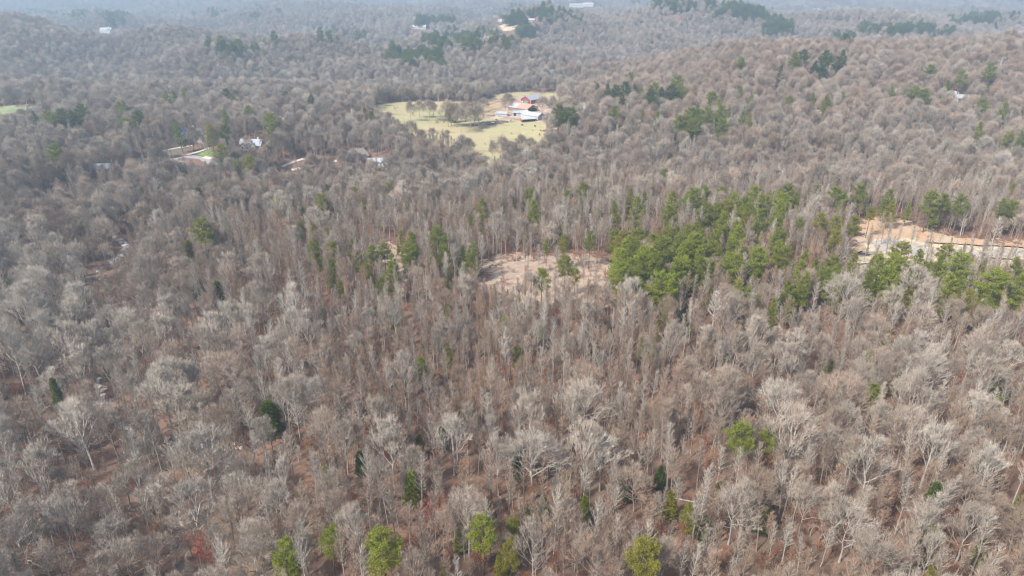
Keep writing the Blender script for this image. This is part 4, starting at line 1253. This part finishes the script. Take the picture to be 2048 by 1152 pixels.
# undergrowth, far wood
P = np.concatenate([scatter(60, 480, 3.1), (lambda q: q[(np.abs(q[:, 0]) < 190)])(scatter(480, 800, 4.2))])
x, y = P.T; z = height(x, y)
W, ti, wa, px, py = zones(x, y, z)
sel = ((~blocked(x, y, False)) & (rng.uniform(size=len(x)) < .62)) | ((inside(x, y, CLEARING) | inside(x, y, GLADE)) & (rng.uniform(size=len(x)) < .30 + .3 * (blob(x, y, .12, 3) > .25))) | (inside(x, y, PASTURE) & (rng.uniform(size=len(x)) < .05 * (blob(x, y, .05, 1) > .1)))
x, y, z, ti, wa = x[sel], y[sel], z[sel], ti[sel], wa[sel]
SHRUB = np.stack([x, y, z, rng.integers(0, 3, len(x)), rng.uniform(0, 6.28, len(x)), rng.uniform(.6, 1.5, len(x)), np.clip(ti + rng.normal(-.15, .2, len(x)), 0, 1), np.clip(wa * 1.8 + rng.normal(.08, .25, len(x)), 0, 1)], 1)

def far_layer(y0, y1, step, size, sc):
    P = scatter(y0, y1, step)
    x, y = P.T; z = height(x, y)
    sel = ~blocked(x, y)
    x, y, z = x[sel], y[sel], z[sel]
    n = len(x)
    return np.stack([x, y, z, rng.integers(0, 2, n), rng.uniform(0, 6.28, n), sc * rng.uniform(.85, 1.15, n), np.clip(.66 + .22 * blob(x, y, .006, 1) + rng.normal(0, .08, n), 0, 1), np.clip(.12 + .15 * blob(x, y, .005, 3) + rng.normal(0, .06, n), 0, 1)], 1)  # tint raised and warmth cut, so the bark colour carries some haze
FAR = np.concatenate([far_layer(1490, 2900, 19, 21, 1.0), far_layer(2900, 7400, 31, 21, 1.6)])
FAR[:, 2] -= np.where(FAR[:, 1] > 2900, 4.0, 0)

# dark pine groves far off, more than could be counted
GROVES = [((770, 104), (895, 132), 60), ((850, 60), (1015, 102), 70), ((835, 32), (925, 46), 26), ((1520, 36), (1580, 70), 60), ((1415, 8), (1545, 36), 90), ((1675, 76), (1715, 92), 16), ((1720, 54), (1900, 74), 40), ((1900, 26), (2030, 48), 40),
          ((110, 18), (180, 45), 10), ((200, 26), (262, 42), 14), ((400, 88), (550, 112), 12), ((330, 14), (560, 36), 12), ((960, 14), (1180, 40), 36), ((1240, 2), (1420, 16), 40), ((1030, 56), (1070, 68), 10), ((0, 20), (140, 32), 14), ((600, 40), (760, 90), 10)]
G = []
for (x0, y0), (x1, y1), n in GROVES:
    for k in range(n):
        tx = min(1, max(0, random.Random(k * 7 + x0).gauss(.5, .24))); ty = min(1, max(0, random.Random(k * 13 + y0 + 3).gauss(.5, .25)))
        px, py = x0 + (x1 - x0) * tx, y0 + (y1 - y0) * ty
        x, y, z = ground_hit(px, py, 13)
        if y < 1400:
            for q in range(2):
                G.append((x + rng.normal(0, 5), y + rng.normal(0, 7), 0, rng.integers(0, 4), rng.uniform(0, 6), rng.uniform(1.4, 1.8), rng.uniform(.15, .5), .08))
        else:
            G.append((x, y, 0, 4 + rng.integers(0, 2), rng.uniform(0, 6), rng.uniform(1.4, 1.9), rng.uniform(.15, .45), .08))
G = np.array(G); G[:, 2] = height(G[:, 0], G[:, 1])

# ------------------------------------------------------------------ scattered masses through geometry nodes
SHRUBS = []
for s_, H_, r_, st, pr in ((91, 2.6, 1.3, 9, 16), (92, 3.4, 1.5, 8, 20), (93, 1.7, 1.5, 12, 14)):
    SHRUBS.append(bpy.data.objects.new('shrub_source', make_shrub(s_, H_, r_, st, pr).mesh('shrub', [M['shrub']])))

def mass(name, data, sources, label, cat):
    me = bpy.data.meshes.new(name)
    me.vertices.add(len(data))
    me.vertices.foreach_set('co', data[:, :3].astype(np.float32).ravel())
    for nm, ty, cl in (('variant', 'INT', 3), ('turn', 'FLOAT', 4), ('size', 'FLOAT', 5), ('tint', 'FLOAT', 6), ('warm', 'FLOAT', 7)):
        at = me.attributes.new(nm, ty, 'POINT')
        at.data.foreach_set('value', data[:, cl].astype(np.int32 if ty == 'INT' else np.float32))
    me.update()
    o = link(name, me)
    ng = bpy.data.node_groups.new(name, 'GeometryNodeTree')
    ng.interface.new_socket('Geometry', in_out='INPUT', socket_type='NodeSocketGeometry')
    ng.interface.new_socket('Geometry', in_out='OUTPUT', socket_type='NodeSocketGeometry')
    N, Lk = ng.nodes, ng.links
    gi, go = N.new('NodeGroupInput'), N.new('NodeGroupOutput')
    def named(nm, ty):
        q = N.new('GeometryNodeInputNamedAttribute'); q.data_type = ty; q.inputs['Name'].default_value = nm
        return q.outputs['Attribute']
    va, tu, si = named('variant', 'INT'), named('turn', 'FLOAT'), named('size', 'FLOAT')
    cx = N.new('ShaderNodeCombineXYZ'); Lk.new(tu, cx.inputs[2])
    for ax, fr in ((0, 7.3), (1, 11.9)):                    # a slight lean of its own for each
        m1 = N.new('ShaderNodeMath'); m1.operation = 'MULTIPLY'; Lk.new(tu, m1.inputs[0]); m1.inputs[1].default_value = fr
        m2 = N.new('ShaderNodeMath'); m2.operation = 'SINE'; Lk.new(m1.outputs[0], m2.inputs[0])
        m3 = N.new('ShaderNodeMath'); m3.operation = 'MULTIPLY'; Lk.new(m2.outputs[0], m3.inputs[0]); m3.inputs[1].default_value = .07
        Lk.new(m3.outputs[0], cx.inputs[ax])
    jn = N.new('GeometryNodeJoinGeometry')
    for k, so in enumerate(sources):
        cmp_ = N.new('FunctionNodeCompare'); cmp_.data_type = 'INT'; cmp_.operation = 'EQUAL'
        Lk.new(va, cmp_.inputs[2]); cmp_.inputs[3].default_value = k
        se = N.new('GeometryNodeSeparateGeometry'); se.domain = 'POINT'
        Lk.new(gi.outputs[0], se.inputs[0]); Lk.new(cmp_.outputs[0], se.inputs['Selection'])
        oi = N.new('GeometryNodeObjectInfo'); oi.inputs['Object'].default_value = so; oi.inputs['As Instance'].default_value = False
        ip = N.new('GeometryNodeInstanceOnPoints')
        Lk.new(se.outputs[0], ip.inputs['Points']); Lk.new(oi.outputs['Geometry'], ip.inputs['Instance'])
        Lk.new(cx.outputs[0], ip.inputs['Rotation']); Lk.new(si, ip.inputs['Scale'])
        Lk.new(ip.outputs[0], jn.inputs[0])
    Lk.new(jn.outputs[0], go.inputs[0])
    o.modifiers.new('scatter', 'NODES').node_group = ng
    return tag(o, label, cat, kind='stuff')

print('EV', sum(1 for o in bpy.data.objects if o.name.startswith('pine_tree')), 'ced', sum(1 for o in bpy.data.objects if o.name.startswith('cedar_tree')), 'bare', sum(1 for o in bpy.data.objects if o.name.startswith('bare_tree')))
print('COUNTS', len(WOOD), len(SHRUB), len(FAR), len(G), len(EV_XY), len(LV))
mass('bare_woodland', WOOD, [b_['whole'] for b_ in BARE], 'leafless grey and brown wood covering the hills', 'woodland')
mass('undergrowth', SHRUB, SHRUBS, 'brown twiggy undergrowth beneath the bare trees', 'undergrowth')
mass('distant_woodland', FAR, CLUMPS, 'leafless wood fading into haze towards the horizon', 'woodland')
mass('distant_pines', G, [p['whole'] for p in PINES[2:6]] + EVER_CLUMPS, 'dark pine groves on the distant hills', 'pine grove')

# ------------------------------------------------------------------ rocks in the creek, fallen trunks
def rock_mesh(seed, s):
    rr = np.random.default_rng(seed)
    mb = MB()
    n, rows = 8, 4
    mb.v.append(np.array((0, 0, s[2])))
    for i in range(1, rows):
        for k in range(n):
            t = 6.283 * k / n; ph = math.pi * .5 * i / (rows - 1)
            j = 1 + rr.normal(0, .13)
            mb.v.append(np.array((s[0] * math.sin(ph) * math.cos(t) * j, s[1] * math.sin(ph) * math.sin(t) * j, s[2] * (math.cos(ph) * .95 + rr.normal(0, .06)) if i < rows - 1 else -.4)))
    for k in range(n):
        mb.face((0, 1 + k, 1 + (k + 1) % n))
        for i in range(rows - 2):
            a = 1 + i * n
            mb.face((a + k, a + n + k, a + n + (k + 1) % n, a + (k + 1) % n))
    return mb.mesh('creek_rock', [M['rock']])
RM = [rock_mesh(100 + k, s_) for k, s_ in enumerate(((1, .8, .55), (1.3, .8, .5), (.8, .8, .7), (1.1, 1, .4)))]
o = link('boulder', rock_mesh(140, (3.4, 2.2, 1.5)), None, ground_hit(318, 972)); o.rotation_euler[2] = .4
tag(o, 'large whitish boulder beside the dark creek', 'boulder')
rk = np.random.default_rng(8)
for (a, b_), (c_, d_), n, s0 in (((232, 477), (254, 490), 10, 1.5), ((252, 492), (244, 512), 11, 1.6), ((243, 514), (222, 527), 10, 1.4), ((194, 544), (204, 560), 5, 1.1), ((207, 556), (216, 577), 8, 1.2), ((196, 758), (206, 800), 12, 1.0),
                                 ((206, 800), (220, 838), 10, 1.0), ((238, 846), (272, 868), 9, 1.0), ((252, 904), (282, 899), 9, 1.0), ((330, 883), (372, 890), 8, .9), ((300, 985), (338, 960), 8, 1.0), ((468, 886), (480, 896), 3, .9)):
    for k in range(n):
        t = (k + rk.uniform(0, 1)) / n
        x, y, z = ground_hit(a + (c_ - a) * t + rk.normal(0, 2), b_ + (d_ - b_) * t + rk.normal(0, 1.5))
        o = link('creek_rock', RM[int(rk.integers(0, 4))], None, (x, y, float(mesh_height(x, y)) + .05))
        s_ = s0 * rk.uniform(.55, 1.25); o.scale = (s_, s_, s_ * rk.uniform(.7, 1.2)); o.rotation_euler[2] = rk.uniform(0, 6)
        px, py, _ = project(x, y, z)
        o['group'] = 'pale rocks along the creek'; o['category'] = 'rock'
        describe(o, ('flat ' if o.scale[2] < o.scale[0] * .9 else 'upright ' if o.scale[2] > o.scale[0] * 1.05 else '') + ('pale rock' if s_ > s0 * .9 else 'small pale rock'), float(px), float(py))
for px, py, rz, L, lb in ((1375, 1004, 2.9, 11, 'whitish fallen trunk lying across the dark hollow near the lower edge'), (1362, 1042, 2.6, 8, 'second whitish fallen trunk just below the first one'), (300, 620, 2.9, 9, 'dark fallen trunk on the leafy slope at left'),
                          (283, 600, 2.2, 7, 'pale fallen limb above the dark fallen trunk at left'), (1090, 985, .5, 6, 'pale leaning dead limb between the cedars'), (1012, 560, .3, 7, 'fallen log at the near rim of the tan clearing'), (1040, 522, 2.8, 6, 'fallen log at the far rim of the tan clearing')):
    x, y, z = ground_hit(px, py)
    mb = MB(); d_ = np.array((math.cos(rz), math.sin(rz), .06))
    mb.tube([d_ * -L / 2, d_ * 0 + (0, 0, .1), d_ * L / 2], [.26, .21, .10], 6, cap=True)
    mb2 = MB(); mb2.spike(d_ * L * .2, d_ * L * .36 + (.6, .9, .7), .08); mb2.spike(d_ * L * .35, d_ * L * .5 + (-.5, -.9, .5), .06)
    o = bpy.data.objects.new('fallen_trunk', None); COL.objects.link(o); o.location = (x, y, float(mesh_height(x, y)) + .32)
    tag(o, lb, 'log')
    part('log', mb, M['timber'], o); part('branch', mb2, M['timber'], o)
finish()

# ------------------------------------------------------------------ haze: one closed box of even air
mb = MB(); mb.box((0, 4200, 38), (17000, 9800, 176))
hz = bpy.data.materials.new('haze'); hz.use_nodes = True
hz.node_tree.nodes.clear()
out = hz.node_tree.nodes.new('ShaderNodeOutputMaterial')
pv = hz.node_tree.nodes.new('ShaderNodeVolumePrincipled')
pv.inputs['Color'].default_value = (.62, .82, 1.0, 1)
pv.inputs['Density'].default_value = HAZE_DENSITY
pv.inputs['Anisotropy'].default_value = .2
hz.node_tree.links.new(pv.outputs[0], out.inputs['Volume'])
tag(link('haze', mb.mesh('haze', [hz])), kind='stuff')
